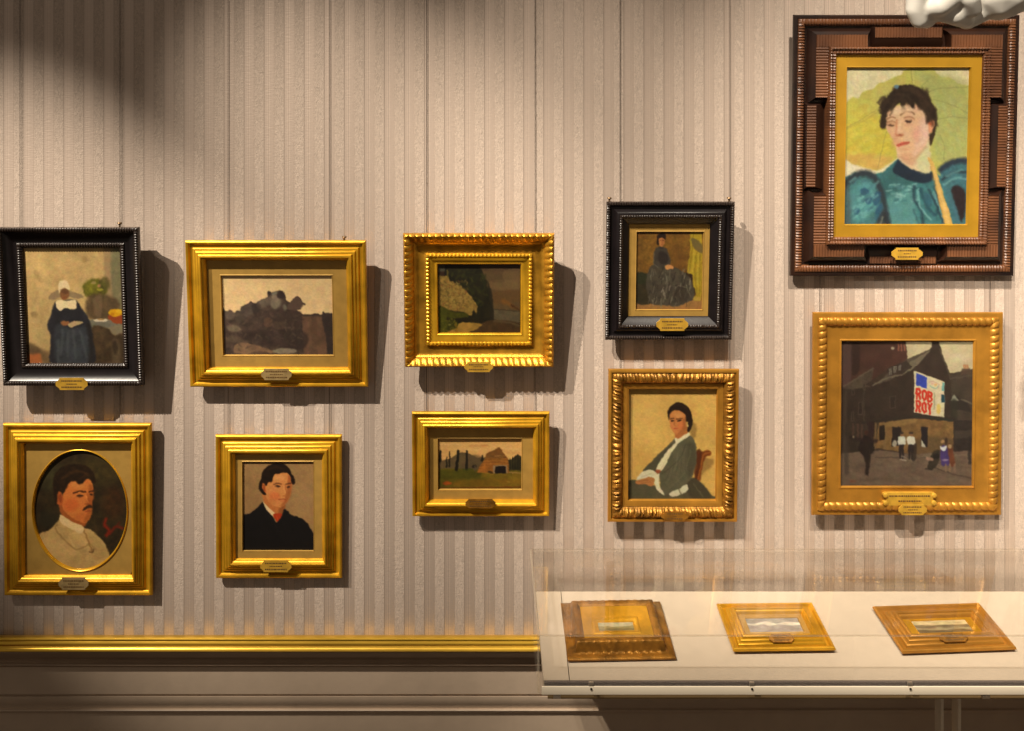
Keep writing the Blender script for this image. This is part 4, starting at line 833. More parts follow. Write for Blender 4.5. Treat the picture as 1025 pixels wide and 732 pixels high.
# --- young man in an oval mount, bottom left
P = Picture('oval portrait of a moustached young man in a cream jacket, gilt frame', (4, 424, 152, 596), 0.011, 0.8)
P.rail('moulding', reed(11, 20.5, 7), GOLD)
k = P.k; cx, cz = P.loc(79.5, 511.5); rx, rz = 47.5*k, 60.5*P.q
mb = MB(); nseg = 96; T_ = []
ix0, ix1, iz0, iz1 = -P.w/2+20*k, P.w/2-20*k, 20*k, P.h-20*k
ym = -0.0062
for j in range(nseg):
    a = 2*PI*j/nseg; dx, dz = math.cos(a), math.sin(a)
    tx = (ix1-cx)/dx if dx > 1e-9 else ((ix0-cx)/dx if dx < -1e-9 else 1e9)
    tz = (iz1-cz)/dz if dz > 1e-9 else ((iz0-cz)/dz if dz < -1e-9 else 1e9)
    t = min(tx, tz); T_.append((cx+dx*t, ym, cz+dz*t))
def oval(e, y): return [(cx+(rx+e)*math.cos(2*PI*j/nseg), y, cz+(rz+e)*math.sin(2*PI*j/nseg)) for j in range(nseg)]
rings = [T_, oval(.0012, ym)]
mb.add(rings[0]+rings[1], [(j, (j+1) % nseg, nseg+(j+1) % nseg, nseg+j) for j in range(nseg)])
mo = mb.build('mount', GOLD_MAT, P.root, 20)
rg = [oval(.0016, ym+.0005), oval(.0012, ym-.0012), oval(.0002, ym-.0018), oval(-.0010, ym-.0008), oval(-.0022, ym+.002), oval(-.0026, ym+.005)]
MB().add([q for r in rg for q in r], [(a*nseg+j, a*nseg+(j+1) % nseg, (a+1)*nseg+(j+1) % nseg, (a+1)*nseg+j) for a in range(5) for j in range(nseg)]).build('bevelled_edge', GOLD, mo, 50)
canvas(pic_oval(), cx-rx, cx+rx, cz-rz, cz+rz, ym+.003, P.root, (1.0, .88, .60), .3, .0025, True)
P.plate(61.5, 575.6, 91.2, 587.3, 18, PLATE_OLD, 3.6)

# --- rocks
P = Picture('landscape of a dark rocky hill under a pale sky, wide gilt frame with gold mount', (187.5, 239.5, 367, 387), 0.020, 5.5)
P.rail('moulding', reed(19, 20, 11), GOLD)
mount(P, 19.5, (34.5, 36.5, 35.5, 33.5), 13.5, 2.0)
P.paint(pic_rocks(), (34, 36, 35, 33), 10.5, (1.15, 1.22, 1.40), .4)
P.plate(261.3, 366.5, 291.8, 377.8, 26, PLATE_OLD, 3.4)
P.pins((345,), 0, 12)

# --- young man, black coat
P = Picture('portrait of a young man in black with a red cravat, plain gilt frame', (215.8, 435.5, 342, 578.8), 0.010, 0.6)
P.rail('moulding', reed(10, 20, 6), GOLD)
mount(P, 19.5, (27.2, 27.6, 29, 27.6), 7.5, 1.4)
P.paint(pic_man(), (26.8, 27.2, 28.6, 27.2), 5.0, (.84, .74, .58), .3)
P.plate(262, 558.3, 293, 569.8, 17, BRASS, 3.6)

# --- lane with hedge
def leaf(step, amp, lo, hi, skew=0.0):
    def f(i, s, side):
        if not lo <= i <= hi: return (0, 0)
        t = (s/step+skew*(i-lo)) % 1.0
        return (0, amp*(1-abs(2*t-1)**2.2*1.6))
    return f
P = Picture('small dark landscape of a hedge and lane in a deep ornate gold frame', (404, 231.5, 555, 366), 0.030, 7)
P.rail('outer_moulding', [(9, 0), (8, 5), (.6, 18), (0, 21), (0, 27), (.8, 30), (2.2, 31), (4.5, 29.5), (7, 26), (9, 22.5), (9.6, 20)], GOLD_DEEP, leaf(.0102, .0016, 6, 10, .10), .0011)
P.rail('cove', [(9.4, 20.5), (10, 20.5), (10.6, 19.5), (14, 16.8), (18, 15.6), (20, 16.2), (21.6, 17.2)], GOLD_DEEP)
P.rail('rope_moulding', [(21.4, 16.6), (22, 19.2), (23.2, 20.2), (24.6, 19.8), (25.6, 17.6)], GOLD, leaf(.0063, .0011, 1, 3, .0), .0009)
P.rail('slip', [(25.4, 18), (26.2, 17.8), (29, 15), (30.6, 14.4), (31, 14.4), (32.2, 14.6), (33, 13.4), (33.6, 8)], GOLD)
P.paint(pic_lane(), (33.4, 33.2, 34, 33.6), 9.5, (.55, .58, .48), .5)
P.plate(464, 358.6, 493, 369.8, 31.8, BRASS, 3.6)

# --- barn
P = Picture('small landscape of a thatched barn among cypresses, plain gilt frame', (412, 412.4, 550.5, 516.8), 0.017, 3.5)
P.rail('moulding', reed(16, 16.5, 9), GOLD)
mount(P, 16.2, (26.2, 28.6, 28.2, 26.4), 9.5, 1.5)
P.paint(pic_barn(), (25.8, 28.2, 27.8, 26), 6.0, (.78, .78, .70), .3)
P.plate(465.6, 496.8, 495.6, 505.8, 23, GOLD_OLD, 3.2)

# --- seated lady, black frame
P = Picture('small full-length picture of a seated lady in a grey gown, black frame', (607, 200.5, 734.5, 338.8), 0.027, 5.5)
P.rail('outer_moulding', [(7, 0), (6, 4), (.4, 15), (0, 18), (0, 22), (.6, 24.5), (1.6, 25.2), (3.0, 25.0), (4.2, 22.5)], BLACK_R, ripple(.0040, .0007, 4, 8), .0007)
P.rail('hollow', [(4, 22.8), (5, 20.5), (7.4, 20.2), (8.4, 22), (10, 25), (11.6, 26.4), (13, 26.6)], BLACK)
P.rail('inner_moulding', [(12.8, 26), (13.4, 27.4), (14.4, 28), (15.6, 27.2), (16.2, 25.6)], BLACK_R, ripple(.0040, .0006, 1, 3), .0007)
P.rail('inner_slope', [(16, 26), (17.6, 23.6), (20, 20.4), (22.6, 17.6), (23.4, 15)], BLACK)
mount(P, (23.2, 22.6, 21.4, 22.4), (31.6, 31.4, 29.8, 30.2), 15, 1.6, GOLD_MAT, 'gold_slip')
P.paint(pic_seated(), (31.2, 31, 29.4, 29.8), 12.5, (.68, .66, .60), .4)
P.plate(657.6, 315.8, 689.4, 328.2, 28.8, BRASS, 4.2)
P.pins((610.5, 730.2), 0, 12)

# --- lady in an armchair, carved frame
def carved(i, s, side):
    if not 4 <= i <= 9: return (0, 0)
    a = abs(s); u = (i-4)/5.0; env = math.sin(PI*min(1, max(0, .15+.8*u)))
    if a < .008: return (0, .0022*math.cos(a/.008*PI*1.5)*env)
    t = (a/.0094+0.75*u+.18*math.sin(s*310)) % 1.0
    ridge = 1-abs(2*t-1)**1.2*1.9
    return (0, (.0019*ridge+.0009*math.sin(a*1250+u*4+side))*env)
P = Picture('portrait of a seated woman in a grey jacket, carved gilt frame', (609, 369.5, 739, 522), 0.020, 3)
P.rail('outer_moulding', [(0, 0), (0, 18), (.6, 20), (1.8, 20.6), (3.2, 20)], GOLD_BROWN)
P.rail('carved_moulding', [(3, 20), (3.2, 18.6), (3.6, 18.0), (4.2, 18.2), (5, 19.4), (6.4, 21.4), (8.4, 22.6), (10.4, 22.6), (12.2, 21.2), (13.6, 18.4), (14.6, 15.6), (15.2, 15)], GOLD_OLD, carved, .0009, 50)
P.rail('slip', [(15, 15), (15.4, 16), (18.6, 15.6), (19.2, 15), (20.6, 14.4), (21, 13), (21, 4)], GOLD_BROWN)
P.paint(pic_armchair(), (21, 20.6, 19.8, 20.8), 8, (.68, .71, .62), .3)
P.plate(662, 509.8, 689.2, 519.2, 23.8, GOLD_OLD, 4.4)

# --- girl under a parasol, large Dutch ripple frame
P = Picture('large portrait of a woman in teal under a parasol, wide brown ripple frame', (792.5, 14.5, 1017, 275.5), 0.014, 2.5)
P.rail('outer_moulding', [(0, 0), (0, 12), (.8, 14.5), (2.4, 15), (4.4, 14.2)], DARKWOOD)
P.rail('ripple_moulding', [(4.2, 14), (4.8, 16.2), (7, 17.4), (9.4, 17), (10.8, 15), (11.4, 12)], RIPPLE, ripple(.0046, .0008, 1, 4), .0008)
base = P.rail('ground', [(11, 12.5), (13, 11.5), (36, 11.5)], DARKWOOD)
kk = P.k; hw = P.w/2
def rect_raised(x0, x1, z0, z1, name, bev, ht):
    """raised rippled tablet with sloping dark shoulders; bev = (l, r, b, t) shoulder widths in px"""
    b = MB(); n = 0
    X0_, X1_, Z0_, Z1_ = x0+bev[0]*kk, x1-bev[1]*kk, z0+bev[2]*kk, z1-bev[3]*kk
    horiz = (X1_-X0_) > (Z1_-Z0_); L = (X1_-X0_) if horiz else (Z1_-Z0_)
    n = int(L/.0008); v = []; f = []
    for j in range(n+1):
        t = j/n; d = -(ht + .0006*math.sin(2*PI*t*L/.0046))
        if horiz: v += [(X0_+L*t, d, Z0_), (X0_+L*t, d, Z1_)]
        else: v += [(X0_, d, Z0_+L*t), (X1_, d, Z0_+L*t)]
        if j: f.append((2*j-2, 2*j-1, 2*j+1, 2*j))
    top = MB().add(v, f).build(name, RIPPLE, P.root, 60)
    sh = MB(); y0 = -.0105; y1 = -ht+.0002
    A = [(x0, y0, z0), (x1, y0, z0), (x1, y0, z1), (x0, y0, z1)]; B = [(X0_, y1, Z0_), (X1_, y1, Z0_), (X1_, y1, Z1_), (X0_, y1, Z1_)]
    mid = [((a[0]*.45+c[0]*.55), y0*.25+y1*.75, (a[2]*.45+c[2]*.55)) for a, c in zip(A, B)]
    sh.add(A+mid+B, [(j, (j+1) % 4, 4+(j+1) % 4, 4+j) for j in range(4)]+[(4+j, 4+(j+1) % 4, 8+(j+1) % 4, 8+j) for j in range(4)])
    sh.build('shoulder', DARKWOOD, top, 25)
    return top
def ear_block(sx_, sz_):
    """L-shaped corner block hugging the inner ripple, shoulders towards the outside"""
    # px insets from the outer edge, measured on the corner: arms reach ax (horizontal) and az (vertical)
    ax, az = 73.0, 84.0; o, i_, s_ = 13.0, 33.0, 7.5
    out = [(o, o), (ax+5, o), (ax+1, o+s_+1), (ax, i_), (i_, i_), (i_, az), (o+s_+1, az+1), (o, az+5)]
    inn = [(o+s_, o+s_), (ax-2, o+s_), (ax-2, o+s_), (ax-2, i_-.6), (i_-.6, i_-.6), (i_-.6, az-2), (o+s_, az-2), (o+s_, az-2)]
    def pt(q, y):
        x = -hw+q[0]*kk; z = q[1]*kk
        if sx_ > 0: x = -x
        if sz_ > 0: z = P.h-z
        return (x, y, z)
    n = 8; ht = .0250
    mid = [(a[0]*.45+c[0]*.55, a[1]*.45+c[1]*.55) for a, c in zip(out, inn)]
    v = [pt(q, -.0105) for q in out]+[pt(q, -.0215) for q in mid]+[pt(q, -ht) for q in inn]
    f = [(j, (j+1) % n, n+(j+1) % n, n+j) for j in range(n)]+[(n+j, n+(j+1) % n, 2*n+(j+1) % n, 2*n+j) for j in range(n)]
    # rippled faces of the two arms
    def strip(a0, a1, b0, b1, along):
        v2 = []; f2 = []; L = (a1-a0)*kk; m_ = int(L/.0008)
        for j in range(m_+1):
            a = a0+(a1-a0)*j/m_; y = -(ht+.0006*math.sin(2*PI*a*kk/.0046)+.0002)
            lo, hi = b0, b1
            if along == 'x': v2 += [pt((a, lo), y), pt((a, hi), y)]
            else: v2 += [pt((lo, a), y), pt((hi, a), y)]
            if j: f2.append((2*j-2, 2*j-1, 2*j+1, 2*j))
        return v2, f2
    b = MB()
    b.add(*strip(o+s_, ax-2, o+s_, i_-.6, 'x')); b.add(*strip(i_-.6, az-2, o+s_, i_-.6, 'z'))
    top = b.build('corner_block', RIPPLE, P.root, 60)
    MB().add(v, f).build('shoulder', DARKWOOD, top, 25)
for a_ in (-1, 1):
    for c_ in (-1, 1): ear_block(a_, c_)
px_ = lambda v: v*kk
rect_raised(-hw+px_(76), hw-px_(76), P.h-px_(32), P.h-px_(11.5), 'side_tablet', (3, 3, 9, 1.5), .0220)
rect_raised(-hw+px_(76), hw-px_(76), px_(11.5), px_(32), 'side_tablet', (3, 3, 1.5, 12), .0165)
rect_raised(-hw+px_(11.5), -hw+px_(32), px_(87), P.h-px_(87), 'side_tablet', (1.5, 10, 3, 3), .0220)
rect_raised(hw-px_(32), hw-px_(11.5), px_(87), P.h-px_(87), 'side_tablet', (10, 1.5, 3, 3), .0220)
P.rail('inner_moulding', [(32.4, 11), (32.8, 30), (33.6, 32.4), (34.6, 32.8), (35.4, 31.4), (36.4, 29.6), (37.4, 29.8), (38.6, 30.2), (39.8, 28.6), (40.6, 24)], RIPPLE, ripple(.0046, .0007, 1, 8), .0008)
mount(P, (40.2, 40.2, 40.2, 38), (52, 53.4, 52, 53), 25, 2.2, GOLD_SLIP, 'gold_slip')
P.paint(pic_parasol(), (51.6, 53, 51.6, 52.6), 21.5, (.63, .72, .84), .2)
P.plate(890, 245.6, 920.8, 257.6, 27.5, BRASS, 4.6)

# --- street corner
def beads(i, s, side):
    if not 1 <= i <= 4: return (0, 0)
    t = (s/.0112+.12*i) % 1.0
    return (0, .0017*(1-abs(2*t-1)**4*1.7))
P = Picture('street scene of a corner shop below a red lettered hoarding, gold rope-edged frame', (814, 312.5, 1004, 516.5), 0.021, 1.0)
P.rail('outer_moulding', [(0, 0), (0, 15), (.8, 17), (3.6, 17.6), (5, 17)], GOLD_BROWN)
P.rail('rope_moulding', [(4.8, 16.5), (5.4, 18.6), (7.6, 20.4), (10.6, 20.2), (13, 17.6), (13.8, 15)], GOLD_BROWN, beads, .0010, 50)
P.rail('slip', [(13.6, 17), (14.4, 16.6), (19, 16.2), (26.6, 15.8), (27.2, 16.8), (28.2, 17), (29, 15), (29.2, 8)], GOLD_BROWN)
P.paint(pic_street(), (28.8, 29.6, 27.4, 28.6), 12.5, (.52, .60, .74), .5)
(ax, az), (bx, bz) = P.loc(884.5, 505.6), P.loc(936.5, 492.6)
pb = MB().box(ax+.004, bx-.004, -.0215, -.0150, az, bz, .0008)
pl = pb.build('title_plate', BRASS, P.root)
for x in (ax+.003, bx-.003):
    sc = MB()
    for zc in (az+.0045, bz-.0045): sc.tube([(x, -.0155, zc), (x, -.0225, zc), (x, -.0238, zc)], [.0042, .0042, .0022], 14)
    sc.build('scroll_end', BRASS, pl)
e = MB(); r = random.Random(9)
for zc, x0_, x1_ in ((bz-.0055, ax+.009, bx-.009), (az+.0075, ax+.024, bx-.024)):
    x = x0_
    while x < x1_:
        ln = r.uniform(.0014, .0036); e.box(x, min(x+ln, x1_), -.0219, -.0213, zc-.0012, zc+.0012); x += ln+.001
e.build('engraving', INK, pl, None)
P.plate(898.6, 503.6, 926.8, 514.4, 23.0, BRASS, 3.6)

# ------------------------------------------------------------------ hanging wires
def wire(px, y0, y1, label, ztop=None, out=0.012):
    x, z0 = at(px, y1, out); zt = ztop if ztop else at(px, y0, out)[1]
    o = MB().tube([(x, -out, z0), (x, -out, zt)], .00045, 8).build('hanging_wire', WIRE)
    tag(o, label, 'wire', 'picture hanging wires')
TOP = 3.19
wire(20, 0, 428, 'leftmost thin hanging wire, running down behind the nun picture', TOP, .0025)
wire(120, 0, 428, 'thin hanging wire above the right corner of the nun picture', TOP, .0025)
wire(228, 0, 440, 'thin hanging wire above the left part of the rocky hill picture', TOP, .0025)
wire(329.5, 0, 440, 'thin hanging wire above the right part of the rocky hill picture', TOP, .0025)
wire(426.5, 0, 417, 'thin hanging wire above the left corner of the hedge and lane picture', TOP, .0025)
wire(536, 0, 417, 'thin hanging wire above the right corner of the hedge and lane picture', TOP, .0025)
wire(621, 0, 374, 'thin hanging wire above the left corner of the small black-framed seated lady', TOP, .0025)
wire(731, 0, 374, 'thin hanging wire above the right corner of the small black-framed seated lady', TOP, .0025)
wire(821, 200, 317, 'short wire between the parasol portrait and street scene, on the left', None, .0035)
wire(991, 200, 317, 'short wire between the parasol portrait and street scene, on the right', None, .0035)

# ------------------------------------------------------------------ display case
def glassy(name, tint, edge=False, ior=1.49):
    m = bpy.data.materials.new(name); m.use_nodes = True; nt = m.node_tree
    nt.nodes.clear(); N = nt.nodes.new
    out = N('ShaderNodeOutputMaterial')
    if edge:
        d = N('ShaderNodeBsdfTranslucent'); d.inputs[0].default_value = (*tint, 1)
        d2 = N('ShaderNodeBsdfPrincipled'); d2.inputs['Base Color'].default_value = (*tint, 1); d2.inputs['Roughness'].default_value = 0.25
        t = N('ShaderNodeBsdfTransparent'); t.inputs[0].default_value = (0.9, 0.88, 0.84, 1)
        mx = N('ShaderNodeMixShader'); mx.inputs[0].default_value = 0.15; nt.links.new(t.outputs[0], mx.inputs[1]); nt.links.new(d2.outputs[0], mx.inputs[2])
    else:
        t = N('ShaderNodeBsdfTransparent'); t.inputs[0].default_value = (*tint, 1)
        g = N('ShaderNodeBsdfGlossy'); g.inputs['Roughness'].default_value = 0.0; g.inputs[0].default_value = (1, 1, 1, 1)
        fr = N('ShaderNodeFresnel'); geo = N('ShaderNodeNewGeometry')
        pw = N('ShaderNodeMapRange'); pw.inputs['To Min'].default_value = ior; pw.inputs['To Max'].default_value = 1.0/ior
        nt.links.new(geo.outputs['Backfacing'], pw.inputs['Value']); nt.links.new(pw.outputs[0], fr.inputs['IOR'])
        mx = N('ShaderNodeMixShader'); nt.links.new(fr.outputs[0], mx.inputs[0]); nt.links.new(t.outputs[0], mx.inputs[1]); nt.links.new(g.outputs[0], mx.inputs[2])
    nt.links.new(mx.outputs[0], out.inputs[0]); return m

PANE = glassy('clear_acrylic', (0.985, 0.98, 0.97))
EDGE = glassy('acrylic_edge', (0.80, 0.70, 0.56), True)
CLOTH = mat('cream_deck_cloth', (0.62, 0.52, 0.405), 0.75, 0, 0.05, 60, 0.2, 900)
GAP_AND_BOARD = mat('gap_shade_and_board', (0.16, 0.135, 0.125), 0.6)  # shade of the deck's front gap as a colour; also the backing boards
CREAM = mat('cream_strip', (0.86, 0.76, 0.60), 0.35)
BROWNB = mat('brown_underframe', (0.30, 0.20, 0.09), 0.5)
CLIPM = mat('clip_metal', (0.62, 0.55, 0.46), 0.3, 0.8)
DOT = mat('screw_dark', (0.02, 0.015, 0.012), 0.5)

CXW = 1.28                                  # right end of the case
TILT = math.radians(10)                     # the desk-like case slopes towards the viewer
HB, HF = -0.030, -0.231                     # back and front faces of the hood (y)
HL = (532.5-CX)*(D+HB)/F                    # left end at the back
HLF = (540.5-CX)*(D+HF)/F                   # left end at the front
def zpy(py, y): return ZE-(py-HY)*(D+y)/F
ZTB, ZTF = zpy(549.5, HB), zpy(635.5, HF)   # hood top at back and front
ZBT = zpy(695, HF)                          # foot of the hood
DB, DF = -0.036, HF+.007
ZDB, ZDF = zpy(592.5, DB), zpy(681, DF)     # deck at back and front
def zd(y): return ZDB+(ZDF-ZDB)*(y-DB)/(DF-DB)
case = empty('display_case', (0.66, -0.130, 0.0))
tag(case, 'long clear-topped display case with a sloping cream deck standing against the wall', 'display case')
O = Vector(case.location)
def cpart(mb, name, m, parent=None, angle=30):
    mb.v = [tuple(Vector(p)-O) for p in mb.v]
    return mb.build(name, m, case if parent is None else parent, angle)
def slab(pts, th):
    """quad with thickness th along its normal; faces 0,1 large, the rest edges"""
    p = [Vector(q) for q in pts]; n = (p[1]-p[0]).cross(p[3]-p[0]).normalized()*th
    return MB().add(p+[q+n for q in p], [(0, 1, 2, 3), (7, 6, 5, 4), (0, 4, 5, 1), (1, 5, 6, 2), (2, 6, 7, 3), (3, 7, 4, 0)])
def pane(pts, th, name):
    o = cpart(slab(pts, th), name, PANE)
    o.data.materials.append(EDGE)
    areas = sorted(o.data.polygons, key=lambda f: -f.area)
    for f in areas[2:]: f.material_index = 1
    for f in o.data.polygons: f.use_smooth = False
    return o
t = 0.003
pane([(HL, HB, ZTB), (HLF, HF, ZTF), (CXW, HF, ZTF), (CXW, HB, ZTB)], -t, 'top_pane')
pane([(HLF, HF, ZBT), (HLF, HF, ZTF-t), (CXW, HF, ZTF-t), (CXW, HF, ZBT)], t, 'front_pane')
pane([(HL, HB, ZDB-.006), (HL, HB, ZTB-t), (HLF, HF+t, ZTF-t), (HLF, HF+t, ZBT)], -t, 'end_pane')
pane([(CXW-t, HF+t, ZBT), (CXW-t, HF+t, ZTF-t), (CXW-t, HB, ZTB-t), (CXW-t, HB, ZDB-.006)], -t, 'end_pane')
pane([(HL+t, HB-t, ZDB), (HL+t, HB-t, ZTB-t), (CXW-t, HB-t, ZTB-t), (CXW-t, HB-t, ZDB)], -t+.0005, 'back_pane')
# deck, with the seam near its left end
DL = HL+.007; DLF = HLF+.006
def prism8(xa0, xa1, xb0, xb1, y0, y1, up, th):
    a = [(xa0, y0, zd(y0)+up), (xb0, y0, zd(y0)+up), (xb1, y1, zd(y1)+up), (xa1, y1, zd(y1)+up)]
    return MB().add(a+[(p[0], p[1], p[2]-th) for p in a], [(0, 1, 2, 3), (7, 6, 5, 4), (0, 4, 5, 1), (1, 5, 6, 2), (2, 6, 7, 3), (3, 7, 4, 0)])
s0 = (561.5-CX)*(D+DB)/F; s1 = (570-CX)*(D+DF)/F
cpart(prism8(DL, DLF, s0, s1, DB, DF, 0, .012), 'deck_panel', CLOTH)
cpart(prism8(s0+.0012, s1+.0012, CXW-.006, CXW-.006, DB, DF, 0, .012), 'deck_panel', CLOTH)
cpart(MB().box(DLF+.001, CXW-.008, DF-.0034, DF-.0002, zd(DF)-.0095, zd(DF)-.0008), 'deck_gap_shade', GAP_AND_BOARD)  # dark strip standing in for the shadow gap below the deck's front
cpart(prism8(HLF+.012, HLF+.012, CXW-.012, CXW-.012, DB-.002, HF+.010, -.0125, .0165), 'underframe', BROWNB)
# bright plastic strip along the foot of the hood
def ZF(py): return zpy(py, HF)
cpart(MB().box(HLF+.003, CXW-.003, HF-.0030, HF-.0004, ZF(694.6), ZF(686.6), .0006), 'edge_strip', CREAM)
for px in (592, 752.5, 910.5, 1070, 1230):
    x = (px-CX)*(D+HF)/F
    c = cpart(MB().box(x-.0036, x+.0036, HF-.0026, HF-.0002, ZF(686.2), ZF(682.2), .0007), 'clip', CLIPM)
    cpart(MB().tube([(x, HF-.0028, ZF(688.6)), (x, HF-.0042, ZF(688.6))], .0016, 10), 'screw', DOT, c)
for px in (558.5, 985):
    x = (px-CX)*(D+HF+.01)/F
    cpart(MB().tube([(x-.006, HF+.004, ZF(699)), (x+.004, HF+.004, ZF(699))], .0032, 12), 'peg', CREAM)
yl = -.16
for px in (937, 1500):
    x = (px-CX)*(D+yl)/F; g = 17.0*(D+yl)/F
    cpart(MB().box(x-.0022, x+.0022, yl-.02, yl, 0, zd(yl)-.026, .0008).box(x+g-.0022, x+g+.0022, yl-.02, yl, 0, zd(yl)-.026, .0008).box(x-.01, x+g+.01, yl-.06, yl+.04, 0, .004), 'leg', CREAM)
for xa in (.10, 1.10):
    cpart(MB().box(xa, xa+.03, -.040, -.011, ZDB-.045, ZDB-.030, .001).box(xa, xa+.03, -.018, -.0105, ZDB-.10, ZDB-.030, .001), 'wall_bracket', BROWNB)

# ------------------------------------------------------------------ pictures lying in the case
NRM = Vector((0, ZDF-ZDB, DB-DF)); NRM = NRM.normalized() if NRM.z > 0 else (-NRM).normalized()
SL = Vector((0, DB-DF, ZDB-ZDF)).normalized()             # up the slope, away from the viewer
DANG = math.atan2(SL.z, SL.y)
def deckpt(px, py):
    """point of the deck seen at px, py, as (across, up the slope)"""
    ray = Vector(((px-CX)/F, 1, -(py-HY)/F)); cpos = Vector((0, -D, ZE)); p0 = Vector((0, DF, ZDF))
    q = cpos+ray*((p0-cpos).dot(NRM)/ray.dot(NRM))
    return Vector((q.x, (q-p0).dot(SL), 0))
def lying(label, fl, fr, bl, br, up=0.0):
    """front-left, front-right, back-left, back-right corners as seen at the foot of the frame"""
    a, b, c, e = [deckpt(*p) for p in (fl, fr, bl, br)]
    wx = ((b-a).length+(e-c).length)/2; hy = ((c-a).length+(e-b).length)/2
    ctr = (a+b)/2; v = (b-a); yaw = math.atan2(v.y, v.x)
    dv = ((c+e)/2-ctr); yw = (yaw+math.atan2(-dv.x, dv.y))/2
    r_ = empty('framed_painting', (0, 0, 0))
    pos = Vector((ctr.x, DF, ZDF))+SL*ctr.y+NRM*(.0008+up)
    r_.matrix_world = Matrix.Translation(pos) @ Matrix.Rotation(DANG, 4, 'X') @ Matrix.Rotation(yw, 4, 'Z') @ Matrix.Rotation(-PI/2, 4, 'X')
    tag(r_, label, 'picture', 'pictures lying in the display case')
    return r_, wx, hy
class Lying(Picture):
    def __init__(s, *a):
        s.root, s.w, s.h = lying(*a); s.k = s.w/105.0; s.q = s.k; s.box = (-52.5, 0, 52.5, s.h/s.k)

P = Lying('deep-framed little painting with an old ornate gilt rim, leftmost in the glass case', (567.5, 664.5), (678, 662.5), (562.5, 607), (660, 606))
def worn(i, s, side):
    if not 8 <= i <= 12: return (0, 0)
    t = (abs(s)/.011+.3*(i-8)) % 1.0
    return (0, .0006*(1-abs(2*t-1)*1.8))
P.rail('moulding', [(0, 0), (0, 5), (1, 6), (4, 6.4), (6, 6), (7, 6.8), (8, 7), (9, 10), (9.8, 17), (10.6, 20.6), (12, 21.8), (14, 22), (16.4, 21), (17.6, 19.6), (18.4, 18.4)], GOLD_OLD, worn, .0011, 45)
P.rail('inner_slope', [(18.2, 18.8), (19.4, 18), (28, 12.6), (29, 12.4), (29.6, 13), (31, 12.8), (32, 11.6), (34.6, 10.6), (35, 8)], GOLD)
P.paint(pic_case(81, ((168, 160, 120), ((0, 30, (176, 168, 136)), (30, 50, (140, 130, 88)), (50, 70, (118, 108, 70))))), 34.8, 9.6, 1.0, .3)

P = Lying('small gilt frame holding a pale grey picture, middle of three in the glass case', (734, 656.5), (836.5, 654.5), (718, 609.5), (813, 608.5), .003)
P.rail('moulding', reed(6.5, 19, 4), GOLD)
mount(P, 18.6, 25, 5.6, 1.4)
P.paint(pic_case(83, ((176, 170, 160), ((0, 22, (150, 144, 136)), (22, 34, (222, 212, 192)), (34, 70, (150, 142, 134))))), 24.6, 5.0, 1.0, .3)
P.plate(-13, P.box[3]-14.6, 13, P.box[3]-7.2, (7, 12.4), GOLD_OLD, 3.4)
MB().box(-P.w/2+.012, P.w/2-.012, -.0004, .0028, .012, P.h-.012).build('backing_board', GAP_AND_BOARD, P.root)

P = Lying('gilt frame with a dull landscape, rightmost of three in the glass case', (902.5, 656.5), (1018, 654.5), (871, 611), (978.5, 609), .0015)
P.rail('moulding', reed(7, 20, 4), GOLD_BROWN)
mount(P, 19.6, (27, 22.6, 27, 22.4), 5.8, 1.2, GOLD)
P.paint(pic_case(87, ((150, 128, 92), ((0, 22, (196, 178, 134)), (26, 40, (112, 98, 74)), (40, 52, (150, 138, 104)), (52, 70, (104, 88, 60))))), (26.6, 22.2, 26.6, 22), 5.2, 1.0, .3)
P.plate(-13, P.box[3]-14.6, 13, P.box[3]-7.6, (7.5, 12.6), GOLD_OLD, 3.4)
MB().box(-P.w/2+.012, P.w/2-.012, -.0004, .0013, .012, P.h-.012).build('backing_board', GAP_AND_BOARD, P.root)

# ------------------------------------------------------------------ plaster statue whose hand reaches into the top right corner
PLASTER = mat('white_plaster', (0.80, 0.77, 0.70), 0.55, 0, 0.12, 14, 0.15, 60)
st = empty('plaster_statue', (0.86, -0.80, 0.0))
tag(st, 'white plaster sculpted hand and forearm reaching in at the top right corner', 'sculpture')
SO = Vector(st.location)
HD = 0.75                                              # hand distance from the camera
def hp(px, py, dd=0.0):
    k = (HD+dd)/F; return Vector(((px-CX)*k, HD+dd-D, ZE-(py-HY)*k))
def capsule(bm, pts, rr, n=14):
    """chain of overlapping balls, dense enough to melt together when remeshed"""
    for (a, ra), (b, rb) in zip(zip(pts[:-1], rr[:-1]), zip(pts[1:], rr[1:])):
        a, b = Vector(a), Vector(b); L = (b-a).length; m_ = max(1, int(L/(min(ra, rb)*0.35)))
        for j in range(m_+1):
            t_ = j/m_; c = a.lerp(b, t_)-SO; r_ = ra+(rb-ra)*t_
            bmesh.ops.create_icosphere(bm, subdivisions=2, radius=r_, matrix=Matrix.Translation(c))
def remeshed(bm, name, vox, sm=6):
    me = bpy.data.meshes.new(name+'_raw'); bm.to_mesh(me); bm.free()
    o = bpy.data.objects.new(name+'_raw', me); COL.objects.link(o)
    r_ = o.modifiers.new('r', 'REMESH'); r_.mode = 'VOXEL'; r_.voxel_size = vox; r_.use_smooth_shade = True
    s_ = o.modifiers.new('s', 'SMOOTH'); s_.factor = 0.5; s_.iterations = sm
    dg = bpy.context.evaluated_depsgraph_get(); dg.update()
    nm = bpy.data.meshes.new_from_object(o.evaluated_get(dg)); nm.name = name
    bpy.data.objects.remove(o); bpy.data.meshes.remove(me)
    for f in nm.polygons: f.use_smooth = True
    nm.materials.clear(); nm.materials.append(PLASTER)
    return nm
px1 = HD/F
bm = bmesh.new()
